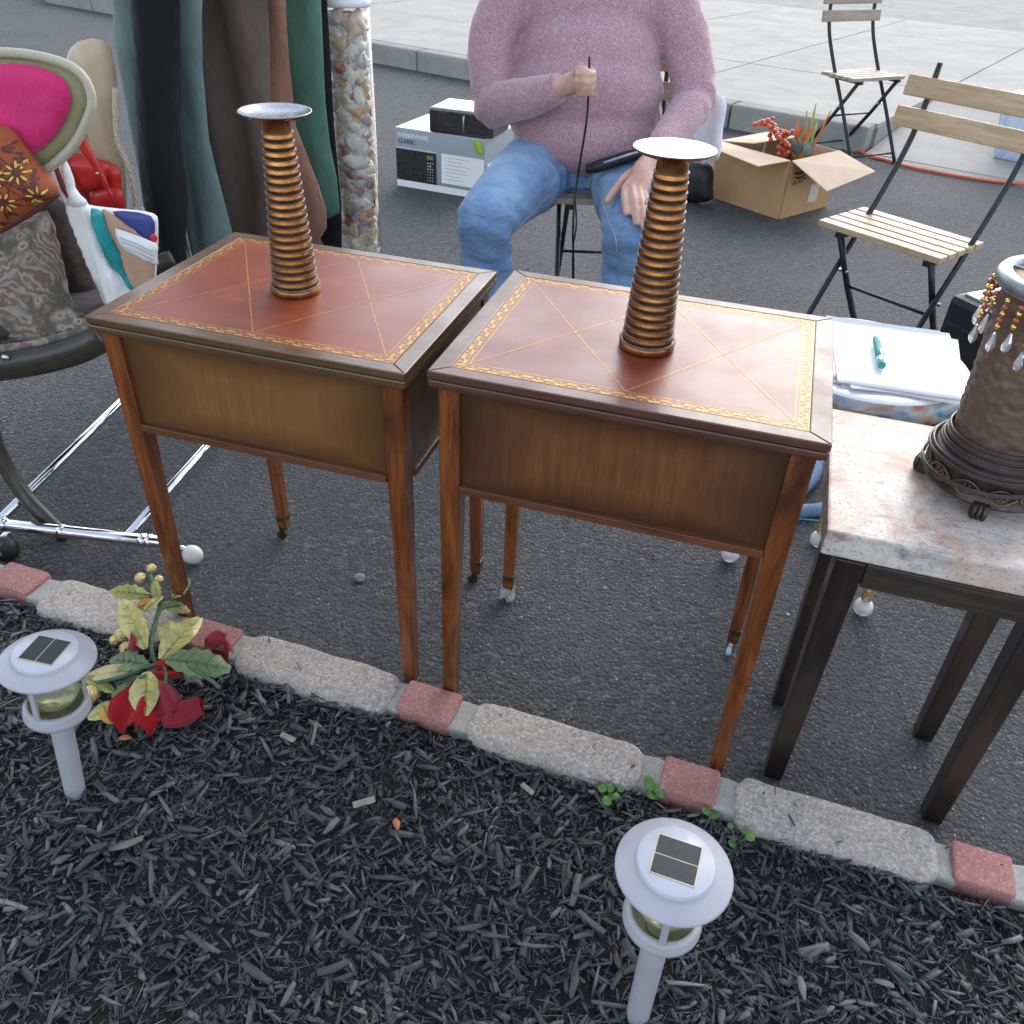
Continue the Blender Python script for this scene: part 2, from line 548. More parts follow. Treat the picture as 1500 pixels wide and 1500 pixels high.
def mulch_chips():
    r = np.random.default_rng(11)
    def batch(n, lmin, lmax, wmin, wmax, lift, tilt, v0=.848, v1=-.202, zfix=None):
        v = v0 + (v1 - v0) * r.random(n)
        u = -1.95 + 3.15 * r.random(n)
        # only the part of the bed around what the photograph shows
        keep = (u * .9542 + v * .2990 > -1.9) & (u * .9542 + v * .299 < 1.3)
        u, v = u[keep], v[keep]
        n = len(u)
        L = lmin + (lmax - lmin) * r.random(n) ** 2.0
        W = np.minimum(wmin + (wmax - wmin) * r.random(n) ** 1.6, L * .45)
        T = W * (.25 + .4 * r.random(n))
        z = (np.array([bedz(a, b) for a, b in zip(u, v)]) if zfix is None else np.full(n, zfix)) + lift * r.random(n) ** 1.3
        yaw = r.random(n) * math.tau
        pit = r.normal(0, tilt, n); rol = r.normal(0, .5, n)
        base = np.array([(x, y, zz) for zz in (-.5, .5) for x in (-.5, 0.0, .5) for y in (-.5, .5)], float)  # 12 verts
        V = np.repeat(base[None], n, 0)
        bend = r.normal(0, .035, n)
        tap0 = .25 + .75 * r.random(n); tap1 = .25 + .75 * r.random(n)
        sc = np.where(base[None, :, 0] < 0, tap0[:, None], np.where(base[None, :, 0] > 0, tap1[:, None], 1.0))
        V[..., 1] *= sc
        V[..., 2] *= (.5 + .5 * sc)
        V[..., 1] += .15 * (r.random((n, 12)) - .5)
        V[..., 0] += .14 * (r.random((n, 12)) - .5)
        V = V * np.stack([L, W, T], 1)[:, None]
        V[..., 1] += np.where(base[None, :, 0] == 0, (bend * L)[:, None], 0)
        def rot(V, a, i, j):
            c, s = np.cos(a)[:, None], np.sin(a)[:, None]
            p, q = V[..., i].copy(), V[..., j].copy()
            V[..., i] = p * c - q * s; V[..., j] = p * s + q * c
        rot(V, rol, 1, 2); rot(V, pit, 0, 2); rot(V, yaw, 0, 1)
        V[..., 2] += z[:, None]
        px = u * .9542 + v * .2990; py = -u * .2990 + v * .9542
        V[..., 0] += px[:, None]; V[..., 1] += py[:, None]
        # verts: z(2) x(3) y(2): index = zi*6 + xi*2 + yi
        q = [(6, 8, 9, 7), (8, 10, 11, 9), (0, 1, 3, 2), (2, 3, 5, 4), (0, 2, 8, 6), (2, 4, 10, 8), (1, 7, 9, 3), (3, 9, 11, 5), (0, 6, 7, 1), (4, 5, 11, 10)]
        F = np.array(q)[None] + (np.arange(n) * 12)[:, None, None]
        t = r.random(n)
        return V.reshape(-1, 3), F.reshape(-1, 4), np.repeat(t, 10)
    parts = [batch(45000, .004, .030, .0014, .0072, .010, .16), batch(6500, .016, .052, .0042, .0110, .015, .16), batch(29000, .006, .040, .0005, .0014, .017, .30),
             batch(1500, .008, .036, .0015, .0070, .022, .35, .842, .815), batch(70, .005, .022, .0010, .0040, .001, .05, .838, .918, .1045), batch(260, .003, .016, .0006, .0028, .001, .05, .93, 1.15, .002)]
    off, VV, FF, TT = 0, [], [], []
    for V, F, t in parts:
        VV.append(V); FF.append(F + off); TT.append(t); off += len(V)
    VV, FF, TT = np.concatenate(VV), np.concatenate(FF), np.concatenate(TT)
    me = bpy.data.meshes.new('wood_mulch')
    me.vertices.add(len(VV)); me.vertices.foreach_set('co', VV.ravel())
    me.loops.add(FF.size); me.loops.foreach_set('vertex_index', FF.ravel())
    me.polygons.add(len(FF)); me.polygons.foreach_set('loop_start', np.arange(len(FF)) * 4)
    me.update(calc_edges=True)
    at = me.attributes.new('tone', 'FLOAT', 'FACE')
    at.data.foreach_set('value', TT)
    m, nt, b = new_mat('mulch_chip')
    v = coord(nt)
    t = attr(nt, 'tone')
    c = ramp(nt, t, [(0, (.016, .016, .019)), (.38, (.036, .038, .044)), (.66, (.088, .094, .110)), (.84, (.175, .182, .198)), (.95, (.26, .245, .225)), (1.0, (.42, .37, .30))])
    h_ = nd(nt, 'ShaderNodeMath', {'operation': 'FRACT'})
    nt.links.new(mth(nt, 'MULTIPLY', t, 37.0), h_.inputs[0])
    c = mix(nt, ramp(nt, h_.outputs[0], [(.70, 0.0), (.97, .7)]), c, (.085, .055, .036))
    cl = ramp(nt, noise(nt, v, 6, 4, .6), [(.35, .55), (.65, 1.25)])
    c = mix(nt, 1.0, c, cl, 'MULTIPLY')
    c = mix(nt, .5, c, ramp(nt, noise(nt, v, 420, 3, .7), [(.3, (.012, .012, .014)), (.7, (.082, .083, .090))]))
    put(nt, b, col=c, rough=.42, spec=.6, normal=bump(nt, noise(nt, v, 520, 3, .7), .6, .002))
    me.materials.append(m)
    o = bpy.data.objects.new('wood_mulch', me)
    COL.objects.link(o)
    stuff(o, 'black dyed shredded wood mulch filling the bed in front')
mulch_chips()

def make_stone_mat(name, cols, scale=260, bumpd=.0035, tint=.5):
    m, nt, b = new_mat(name)
    v = coord(nt)
    big_ = ramp(nt, noise(nt, v, 7, 4, .6), [(.35, cols[0]), (.65, cols[1])])
    g = nd(nt, 'ShaderNodeSeparateColor')
    nt.links.new(voro(nt, v, scale, out='Color'), g.inputs[0])
    gr = ramp(nt, g.outputs[0], [(0, cols[2]), (.35, cols[0]), (.7, cols[1]), (.93, cols[3]), (1, cols[3])])
    c = mix(nt, tint, big_, gr)
    h = mth(nt, 'ADD', noise(nt, v, scale * .9, 4, .7), mth(nt, 'MULTIPLY', voro(nt, v, scale * .7), -.6))
    put(nt, b, col=c, rough=.9, spec=.3, normal=bump(nt, h, .5, bumpd))
    return m
M_STONE = make_stone_mat('split_stone', [(.31, .282, .25), (.42, .37, .315), (.14, .13, .125), (.60, .55, .49)])
M_BRICK = make_stone_mat('red_paver', [(.31, .135, .120), (.38, .18, .16), (.20, .09, .08), (.50, .38, .35)], 330, .0016, .35)
M_MORTAR = make_stone_mat('mortar', [(.30, .30, .27), (.40, .39, .35), (.2, .2, .19), (.48, .47, .44)], 400, .002, .3)

def rough_block(name, u0, u1, v0, v1, ztop, zbot, mat, parent, rad, amp, seed, nu=26, nv=12, rough_edge=0.0):
    """A rounded, weathered block: a subdivided box pulled towards a rounded box and roughened."""
    bm = bmesh.new()
    bmesh.ops.create_cube(bm, size=1)
    L, D, H = u1 - u0, v1 - v0, ztop - zbot
    bmesh.ops.subdivide_edges(bm, edges=bm.edges[:], cuts=20, use_grid_fill=True)
    c = Vector(((u0 + u1) / 2, (v0 + v1) / 2, (ztop + zbot) / 2))
    hs = Vector((L / 2, D / 2, H / 2))
    vs = []
    for q in bm.verts:
        p = Vector((math.sin(math.pi * q.co.x) * L / 2, math.sin(math.pi * q.co.y) * D / 2, math.sin(math.pi * q.co.z) * H / 2))
        k = 1 + rough_edge * mnoise.noise(Vector((p.x * 22, p.y * 22, seed)))
        rp = min(rad * k, hs.x, hs.y * .9)
        bv_ = min(.35 * rad * k, .012) if rad > .01 else .003
        core = Vector((max(-(hs.x - rp), min(hs.x - rp, p.x)), max(-(hs.y - rp), min(hs.y - rp, p.y))))
        d = Vector((p.x, p.y)) - core
        if d.length > rp:
            d = d.normalized() * rp
        t_ = rp - d.length if d.length > 0 else rp
        zt = hs.z - p.z
        if t_ < bv_ and zt < bv_ and d.length > 0:
            w2 = Vector((bv_ - t_, bv_ - zt))
            if w2.length > bv_:
                w2 = w2.normalized() * bv_
                d = d.normalized() * (rp - (bv_ - w2.x))
                p.z = hs.z - (bv_ - w2.y)
        q2 = core + d
        p = Vector((q2.x, q2.y, p.z))
        core = Vector((core.x, core.y, min(p.z, hs.z - .03)))
        nse = amp * (mnoise.noise(Vector((p.x * 16, p.y * 16, p.z * 16 + seed * 7.1))) + .6 * mnoise.noise(Vector((p.x * 55, p.y * 55, p.z * 55 + seed))))
        dirn = (p - core).normalized() if (p - core).length > 1e-6 else Vector((0, 0, 1))
        p += dirn * nse
        w = ed(c.x + p.x, c.y + p.y, c.z + p.z)
        vs.append(w)
    bm.verts.index_update()
    fs = [tuple(q.index for q in f.verts) for f in bm.faces]
    bm.free()
    mb = MB()
    mb.add(vs, fs, True)
    return mb.build(name, mat, parent)

border = thing('garden_border', 'low mortared border of tan stones and red bricks edging the mulch', 'border', (0, 0, 0))
K_ = .9578
stones = [(a * K_, b * K_) for a, b in ((-2.13, -1.85), (-1.715, -1.425), (-1.272, -.968), (-.815, -.497), (-.345, -.036), (.117, .432), (.572, .88), (1.03, 1.33), (1.48, 1.79))]
bricks = [(a * K_, b * K_) for a, b in ((-1.835, -1.735), (-1.405, -1.300), (-.946, -.836), (-.482, -.376), (-.004, .090), (.452, .540), (.905, 1.005), (1.355, 1.455))]
tops = {}
for i, (a, b) in enumerate(stones):
    rough_block('edging_stone', a, b, .835 + rnd.uniform(-.004, .004), .925 + rnd.uniform(-.003, .004), .101 + rnd.uniform(-.003, .003), -.06, M_STONE, border, .030, .0024, i * 3.3 + 1, rough_edge=.5)
for i, (a, b) in enumerate(bricks):
    rough_block('brick', a, b, .855, .922, .098, -.05, M_BRICK, border, .007, .0009, i + 40)
edges = sorted(stones + bricks)
for i in range(len(edges) - 1):
    a, b = edges[i][1], edges[i + 1][0]
    rough_block('mortar_joint', a - .022, b + .022, .856, .917, .090, -.05, M_MORTAR, border, .012, .003, i + 80)
# ================================================================ the two leather-topped end tables
def wood(name, dark, mid, light, grain_axis='X', gloss=.3, coat=.35, fig=.5, gs=1.0, coatr=.16):
    m, nt, b = new_mat(name)
    st = {'X': (3, 60, 60), 'Y': (60, 3, 60), 'Z': (60, 60, 3)}[grain_axis]
    v = coord(nt, tuple(q * gs for q in st))
    st2 = {'X': (2, 9, 9), 'Y': (9, 2, 9), 'Z': (9, 9, 2)}[grain_axis]
    v2 = coord(nt, st2)
    g = noise(nt, v, 1.6, 6, .65, .6)
    g2 = noise(nt, v2, 2.2, 4, .6, 1.0)
    c = ramp(nt, g, [(.3, dark), (.5, mid), (.72, light)])
    c = mix(nt, ramp(nt, g2, [(.35, fig), (.62, 0.0)]), c, dark)
    pores = ramp(nt, noise(nt, v, 6, 3, .7), [(.36, 1.0), (.42, 0.0)])
    c = mix(nt, mth(nt, 'MULTIPLY', pores, .35), c, tuple(q * .35 for q in dark))
    vv = coord(nt)
    sc = ramp(nt, noise(nt, vv, 60, 5, .75), [(.68, 0.0), (.76, .5)])
    c = mix(nt, mth(nt, 'MULTIPLY', sc, .35), c, light)
    rr = ramp(nt, noise(nt, vv, 14, 4, .6), [(.3, gloss - .08), (.7, gloss + .12)])
    put(nt, b, col=c, rough=rr, coat=coat, coatr=coatr, normal=bump(nt, g, .08, .0006))
    return m
W_TOP_A = wood('top_wood_olive', (.070, .034, .013), (.105, .053, .020), (.14, .074, .030), 'X', .40, .3)
W_TOP_B = wood('top_wood_russet', (.060, .021, .014), (.095, .034, .022), (.13, .050, .031), 'X', .46, .18)
W_RAIL = wood('rail_wood', (.075, .024, .010), (.13, .045, .018), (.19, .075, .030), 'X', .4, .3)
W_LEG = wood('leg_wood', (.060, .016, .005), (.20, .056, .014), (.30, .098, .025), 'Z', .28, .5, fig=.95)
W_SIDE = wood('side_wood', (.05, .026, .012), (.10, .052, .022), (.14, .075, .032), 'Z', .38, .3)

def panel_wood(name, dark, mid, light):
    """Shaded factory finish: a lighter middle sprayed darker towards the rim of the panel (the lacquer itself)."""
    m, nt, b = new_mat(name)
    v = coord(nt, (60, 60, 5))
    g = noise(nt, v, 1.8, 6, .65, .4)
    c = ramp(nt, g, [(.3, dark), (.5, mid), (.72, light)])
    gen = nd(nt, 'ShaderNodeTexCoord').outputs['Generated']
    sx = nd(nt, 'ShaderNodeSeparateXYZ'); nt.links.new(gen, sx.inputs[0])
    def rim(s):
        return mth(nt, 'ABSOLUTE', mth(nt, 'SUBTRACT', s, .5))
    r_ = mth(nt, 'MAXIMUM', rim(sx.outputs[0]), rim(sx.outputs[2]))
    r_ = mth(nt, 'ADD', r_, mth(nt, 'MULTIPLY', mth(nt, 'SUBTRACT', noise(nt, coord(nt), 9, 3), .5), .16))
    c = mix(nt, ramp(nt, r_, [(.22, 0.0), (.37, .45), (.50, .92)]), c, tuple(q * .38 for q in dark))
    vv = coord(nt, (140, 140, 14))
    fleck = ramp(nt, noise(nt, vv, 1.5, 4, .7), [(.62, 0.0), (.72, 1.0)])
    c = mix(nt, mth(nt, 'MULTIPLY', fleck, .45), c, light)
    put(nt, b, col=c, rough=.46, coat=.15, coatr=.25, spec=.35, normal=bump(nt, g, .06, .0006))
    return m
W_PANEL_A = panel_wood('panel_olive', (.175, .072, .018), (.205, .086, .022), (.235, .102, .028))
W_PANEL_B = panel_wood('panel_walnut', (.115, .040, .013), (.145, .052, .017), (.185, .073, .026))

def leather(name, c0, c1, seed):
    m, nt, b = new_mat(name)
    v = coord(nt, loc=(seed, seed, 0))
    c = ramp(nt, noise(nt, v, 7, 5, .6, .6), [(.3, c0), (.7, c1)])
    scuff = ramp(nt, noise(nt, coord(nt, (10, 26, 10), loc=(seed, 0, 0)), 1.0, 5, .6), [(.60, 0.0), (.75, 1.0)])
    c = mix(nt, mth(nt, 'MULTIPLY', scuff, .25), c, tuple(min(1, q * 1.9 + .02) for q in c1))
    rr = ramp(nt, noise(nt, v, 11, 4, .6), [(.3, .36), (.7, .50)])
    h = mth(nt, 'ADD', noise(nt, v, 900, 2), mth(nt, 'MULTIPLY', voro(nt, v, 700), .7))
    put(nt, b, col=c, rough=rr, coat=.22, coatr=.3, spec=.38, normal=bump(nt, h, .12, .0006))
    return m
LEATHER_A = leather('leather_tan_red', (.155, .024, .007), (.235, .044, .011), 1.3)
LEATHER_B = leather('leather_oxblood', (.115, .016, .008), (.175, .029, .012), 5.7)
GOLD = simple('gold_leaf', (.50, .29, .08), .48, .5, .3, 220)
BRASS_DARK = simple('dark_brass', (.16, .12, .06), .42, .9, .35, 90, .2, 400)
M_STEEL = simple('worn_steel', (.55, .54, .52), .3, 1.0, .3, 120)
M_PLASTICWRAP = simple('clear_wrap', (.75, .77, .78), .15, 0, .2, 300, .8, 260, .004, trans=.55)
M_CASTERBLUE = simple('pale_plastic', (.55, .66, .70), .35, 0, .12, 120)
M_RUBBER = simple('black_rubber', (.02, .02, .02), .55, 0, .2, 90)

def ribbon(mb, pts, w, z, closed=False):
    """Flat strip following 2D pts at height z."""
    P = [Vector(q) for q in pts]
    n = len(P)
    vs = []
    for i in range(n):
        t = (P[min(i + 1, n - 1)] - P[max(i - 1, 0)])
        t = t.normalized() if t.length > 1e-9 else Vector((1, 0))
        nn = Vector((-t.y, t.x)) * (w[i] if isinstance(w, list) else w) / 2
        vs += [(*(P[i] + nn), z), (*(P[i] - nn), z)]
    mb.add(vs, [(2 * i, 2 * i + 1, 2 * i + 3, 2 * i + 2) for i in range(n - 1)])

def dashed(mb, a, b, w, z, dash=.0032, gap=.0009):
    a, b = Vector(a), Vector(b)
    L = (b - a).length
    t = (b - a) / L
    s = 0.0
    while s < L:
        e = min(L, s + dash)
        jit = rnd.uniform(.75, 1.15)
        ribbon(mb, [a + t * s, a + t * e], w * jit, z)
        s = e + gap

def scroll_band(mb, a, b, nrm, width, z):
    """A run of tooled acanthus scrolls from a to b inside a band of the given width."""
    a, b, nrm = Vector(a), Vector(b), Vector(nrm)
    L = (b - a).length
    t = (b - a) / L
    pitch = .0155
    n = max(1, round(L / pitch))
    pitch = L / n
    def P(s, h):
        return a + t * s + nrm * (h * width)
    for i in range(n):
        s0 = i * pitch
        fl = 1 if i % 2 == 0 else -1
        mid = .5
        pts = [P(s0 + pitch * k / 10, mid + fl * .33 * math.sin(math.pi * k / 10)) for k in range(11)]
        ribbon(mb, pts, [.0010 + .0015 * math.sin(math.pi * k / 10) for k in range(11)], z)
        cx, cy = s0 + pitch * .5, mid - fl * .10
        sp = []
        for k in range(12):
            an = fl * (math.pi * .9 - k * .52)
            rr = .0044 * (1 - k / 15)
            sp.append(P(cx + rr * math.cos(an) * 1.15, cy + rr * math.sin(an) / width))
        ribbon(mb, sp, .0011, z + .00006)
        for (ds, dh, ll, an) in ((.22, .86, .0042, .6), (.78, .86, .0042, 2.5), (.5, .12, .0036, -1.2), (.04, .2, .0032, 1.0), (.96, .78, .0030, 2.2)):
            h = dh if fl > 0 else 1 - dh
            an2 = an * fl
            c = P(s0 + pitch * ds, h)
            d = (t * math.cos(an2) + nrm * math.sin(an2)) * ll * .5
            ribbon(mb, [c - d, c, c + d], [.0003, .0021, .0003], z + .00012)

def table_leg(x, y, H0, sx, sy, top=.0305, bot=.0215, zb=.038):
    """Square leg tapering on its two inner faces; (sx, sy) point outwards. The outer corner stays plumb."""
    mb = MB()
    n = 9
    zs = [zb + (H0 - zb) * k / (n - 1) for k in range(n)]
    vs, fs = [], []
    ch = .0018
    for z in zs:
        k = min(1.0, (z - zb) / (.52 - zb))
        w = bot + (top - bot) * k
        ox, oy = x + sx * top / 2, y + sy * top / 2
        cx, cy = ox - sx * w / 2, oy - sy * w / 2
        h = w / 2
        for (px, py) in ((-h + ch, -h), (h - ch, -h), (h, -h + ch), (h, h - ch), (h - ch, h), (-h + ch, h), (-h, h - ch), (-h, -h + ch)):
            vs.append((cx + px, cy + py, z))
    for i in range(n - 1):
        for k in range(8):
            l = (k + 1) % 8
            fs.append((i * 8 + k, i * 8 + l, i * 8 + 8 + l, i * 8 + 8 + k))
    fs.append(tuple(range(7, -1, -1)))
    fs.append(tuple((n - 1) * 8 + k for k in range(8)))
    mb.add(vs, fs)
    c = (x + sx * (top - bot) / 2, y + sy * (top - bot) / 2)
    return mb, c

def caster(parent, c, wheel_mat, ang, wrapped=False):
    mb = MB()
    mb.box((c[0], c[1], .052), (.0235, .0235, .036), bev=.001, taper=(.86, .86))
    cup = mb.build('caster_cup', BRASS_DARK, parent)
    f = MB()
    d = Vector((math.cos(ang), math.sin(ang), 0)) * .008
    s = Vector((-d.y, d.x, 0)).normalized()
    for k in (-1, 1):
        o = s * .0065 * k
        f.box((c[0] + d.x * .5 + o.x, c[1] + d.y * .5 + o.y, .023), (.013, .0016, .026), (0, 0, ang))
    f.box((c[0] + d.x * .3, c[1] + d.y * .3, .036), (.017, .015, .003), (0, 0, ang))
    f.build('caster_fork', BRASS_DARK, cup)
    w = MB()
    M_ = Matrix.Translation((c[0] + d.x, c[1] + d.y, .0125)) @ Matrix.Rotation(ang, 4, 'Z') @ Matrix.Rotation(math.pi / 2, 4, 'X')
    w.lathe([(.0001, -.0045), (.0095, -.0045), (.0122, -.003), (.0122, .003), (.0095, .0045), (.0001, .0045)], 18, M_)
    wh = w.build('caster_wheel', wheel_mat, cup)
    if wrapped:
        b_ = MB()
        prof = [(.0002, .002), (.012, .003), (.0155, .012), (.0145, .022), (.012, .030), (.0118, .038)]
        vs0 = len(b_.v)
        b_.lathe(prof, 14, Matrix.Translation((c[0] + d.x * .6, c[1] + d.y * .6, 0)))
        b_.v = [(x + rnd.uniform(-.004, .004), y + rnd.uniform(-.004, .004), max(.001, z + rnd.uniform(-.002, .002))) for x, y, z in b_.v]
        b_.sm = [False] * len(b_.f)
        b_.build('plastic_wrap', M_PLASTICWRAP, cup)
    return cup

def end_table(label, loc, rz, W, D, H, w_top, w_panel, lth, casters):
    t = thing('end_table', label, 'side table', loc, rz, 'pair of leather-topped end tables')
    hw, hd = W / 2, D / 2
    # upper leaf: four mitred frame rails round the leather
    fx, fy = .0265, .0225
    z0, z1 = H - .0115, H
    def mitre(p):
        mb = MB()
        mb.prism(p, z0, z1)
        return mb
    g = .00035
    quads = [[(-hw, -hd), (hw, -hd), (hw - fx, -hd + fy), (-hw + fx, -hd + fy)], [(hw, hd), (-hw, hd), (-hw + fx, hd - fy), (hw - fx, hd - fy)],
             [(-hw, hd), (-hw, -hd), (-hw + fx, -hd + fy), (-hw + fx, hd - fy)], [(hw, -hd), (hw, hd), (hw - fx, hd - fy), (hw - fx, -hd + fy)]]
    for k, q in enumerate(quads):
        if k > 1:
            q = [(x, y - g * (1 if y > 0 else -1)) for x, y in q]
        o = mitre(q).build('frame_rail', w_top, t)
        bv = o.modifiers.new('round', 'BEVEL'); bv.width = .0016; bv.segments = 2; bv.limit_method = 'ANGLE'; bv.angle_limit = R(60)
    lp = MB()
    lp.box((0, 0, H - .0062), (W - 2 * fx - .0008, D - 2 * fy - .0008, .0112))
    leaf = lp.build('leather_panel', lth, t)
    gz = H - .0006 + .00022
    gt = MB()
    ox, oy = hw - fx - .0016, hd - fy - .0016
    bw = .0125
    C4 = [(-ox, -oy), (ox, -oy), (ox, oy), (-ox, oy)]
    NR = [(0, 1), (-1, 0), (0, -1), (1, 0)]
    for k in range(4):
        a, b = Vector(C4[k]), Vector(C4[(k + 1) % 4])
        ribbon(gt, [a, b], .0007, gz)
        d_ = (b - a).normalized()
        scroll_band(gt, a + d_ * (bw if k % 2 else 0), b - d_ * (bw if k % 2 else 0), NR[k], bw, gz)
        ribbon(gt, [a + d_ * bw + Vector(NR[k]) * bw, b - d_ * bw + Vector(NR[k]) * bw], .0004, gz)
    ix, iy = ox - .0172, oy - .0172
    I4 = [(-ix, -iy), (ix, -iy), (ix, iy), (-ix, iy)]
    for k in range(4):
        dashed(gt, I4[k], I4[(k + 1) % 4], .0016, gz)
    ends = [((-ix, iy), (0.0, -iy)), ((ix, iy), (0.0, -iy)), ((-ix, -iy), (0.012, iy)), ((ix, -iy), (0.012, iy))]
    for a, b in ends:
        dashed(gt, a, b, .0017, gz + .00008)
    gt.build('gold_tooling', GOLD, leaf)
    # lower leaf and the cove under it
    lo = MB()
    lo.box((0, 0, H - .0185), (W - .001, D - .001, .0115), bev=.003)
    lo.build('lower_leaf', w_top, t)
    cv = MB()
    cv.box((0, 0, H - .0125), (W - .008, D - .008, .0014))
    cv.build('shadow_bead', W_RAIL, t)
    cm = MB()
    cm.box((0, 0, H - .0262), (W - .012, D - .012, .0038), bev=.0012)
    cm.build('cove_moulding', w_top, t)
    zt = H - .0282
    ov = .0108
    lx, ly = hw - ov - .0305 / 2, hd - ov - .0305 / 2
    # apron box
    zr = H - .181
    pan = [((0, -hd + ov + .011, 0), (2 * lx - .0305, .010), 'front_panel'), ((0, hd - ov - .011, 0), (2 * lx - .0305, .010), 'back_panel'),
           ((-hw + ov + .008, 0, 0), (.010, 2 * ly - .0305), 'side_panel'), ((hw - ov - .008, 0, 0), (.010, 2 * ly - .0305), 'side_panel')]
    for (c, s, nm) in pan:
        mb = MB()
        mb.box((c[0], c[1], (zt + zr) / 2), (s[0] - .0006, s[1] - .0006, zt - zr - .0004))
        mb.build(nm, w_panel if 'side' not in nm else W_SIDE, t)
        rl = MB()
        horizontal = s[0] > s[1]
        oy_ = (-.0075 if c[1] < 0 else .0075) if horizontal else 0
        ox_ = 0 if horizontal else (-.005 if c[0] < 0 else .005)
        rl.box((c[0] + ox_ * .6, c[1] + oy_ * .6, zr - .0068), (s[0] - .0006 if horizontal else .018, .018 if horizontal else s[1] - .0006, .0132), bev=.0014)
        rl.build('bottom_rail', W_RAIL, t)
    mb = MB()
    mb.box((0, 0, zr - .002), (2 * lx - .02, 2 * ly - .02, .004))
    mb.build('bottom_board', W_SIDE, t)
    for i, (sx, sy) in enumerate(((-1, -1), (1, -1), (-1, 1), (1, 1))):
        mb, c = table_leg(sx * lx, sy * ly, zt, sx, sy)
        leg = mb.build('leg', W_LEG, t)
        wm, an, wrap = casters[i]
        cu_ = caster(leg, c, wm, an, wrap)
    return t
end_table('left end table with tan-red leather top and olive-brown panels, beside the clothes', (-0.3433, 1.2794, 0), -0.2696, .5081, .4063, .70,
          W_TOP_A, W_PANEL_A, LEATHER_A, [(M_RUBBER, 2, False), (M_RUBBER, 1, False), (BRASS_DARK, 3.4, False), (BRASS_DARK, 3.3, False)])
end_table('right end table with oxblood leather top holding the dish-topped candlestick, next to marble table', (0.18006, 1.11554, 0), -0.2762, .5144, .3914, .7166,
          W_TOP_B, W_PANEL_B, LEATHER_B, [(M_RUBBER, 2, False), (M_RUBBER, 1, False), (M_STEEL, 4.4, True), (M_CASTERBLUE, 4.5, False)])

# ---------------------------------------------------------------- ribbed copper candlesticks
def copper_mat():
    m, nt, b = new_mat('antique_copper')
    v = coord(nt)
    n1 = noise(nt, v, 26, 5, .65)
    c = ramp(nt, n1, [(.25, (.15, .056, .021)), (.5, (.29, .118, .040)), (.75, (.47, .225, .074))])
    chip = ramp(nt, noise(nt, v, 130, 4, .75), [(.71, 0.0), (.745, 1.0)])
    c = mix(nt, chip, c, (.60, .52, .40))
    put(nt, b, col=c, metal=.92, rough=ramp(nt, noise(nt, v, 60, 4), [(.3, .20), (.7, .32)]), normal=bump(nt, noise(nt, v, 90, 4), .12, .002))
    return m
COPPER = copper_mat()
M_RIM = simple('verdigris_rim', (.105, .088, .068), .55, .1, .4, 150)
M_DISH = simple('silvered_dish', (.27, .28, .30), .30, .9, .1, 60)

M_COPPER_DK = simple('dark_copper', (.15, .068, .036), .34, .8, .4, 40)

def candlestick(label, loc, rz):
    t = thing('candlestick', label, 'candlestick', loc, rz, 'ribbed copper candlesticks')
    n, zb, zt = 19, .012, .238
    r0, r1 = .0362, .0222
    body, rims, ring_lower = MB(), MB(), MB()
    body.lathe([(.0001, 0.0), (.0385, 0.0), (.0392, .002), (.0392, .0095), (.0375, .012), (.0355, .0125)], 48)
    rims.lathe([(.0374, .0118), (.0394, .0105), (.0398, .0120), (.0386, .0135), (.0366, .0137)], 48)
    hgt = (zt - zb) / n
    for i in range(n):
        z = zb + hgt * i
        rr = r0 + (r1 - r0) * (i / n)
        rt = r0 + (r1 - r0) * ((i + 1) / n)
        ring_lower.lathe([(rr - .0012, z - .0002), (rr - .0009, z + hgt * .12), (rr - .0005, z + hgt * .42)], 48)  # lower half of each ring in a darker copper
        body.lathe([(rr - .0005, z + hgt * .42), (rr - .0007, z + hgt * .58), (rt - .0010, z + hgt * .82), (rt - .0010, z + hgt * .88)], 48)
        rims.lathe([(rt - .0014, z + hgt * .86), (rt + .0007, z + hgt * .885), (rt + .0009, z + hgt * .94), (rt + .0004, z + hgt), (rt - .0020, z + hgt * 1.01)], 48)
    body.lathe([(.0206, zt - .001), (.0200, zt + .012), (.0212, zt + .0145), (.030, zt + .0165), (.0475, zt + .0225), (.0508, zt + .0255)], 48)
    body.build('ribbed_stem', COPPER, t)
    ring_lower.build('lower_band', M_COPPER_DK, t)
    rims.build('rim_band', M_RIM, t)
    d = MB()
    d.lathe([(.0508, zt + .0256), (.0516, zt + .0262), (.0514, zt + .0272), (.0500, zt + .0270), (.042, zt + .0232), (.026, zt + .0205), (.0001, zt + .0200)], 56)
    d.build('dish', M_DISH, t)
    return t
cs = candlestick('ribbed copper candlestick on the left table in front of the hanging coats', (-0.361, 1.284, .6996), .3)
candlestick('ribbed copper candlestick with silvery dish on the right table in front of the man', (.179, 1.104, .7162), 1.1)
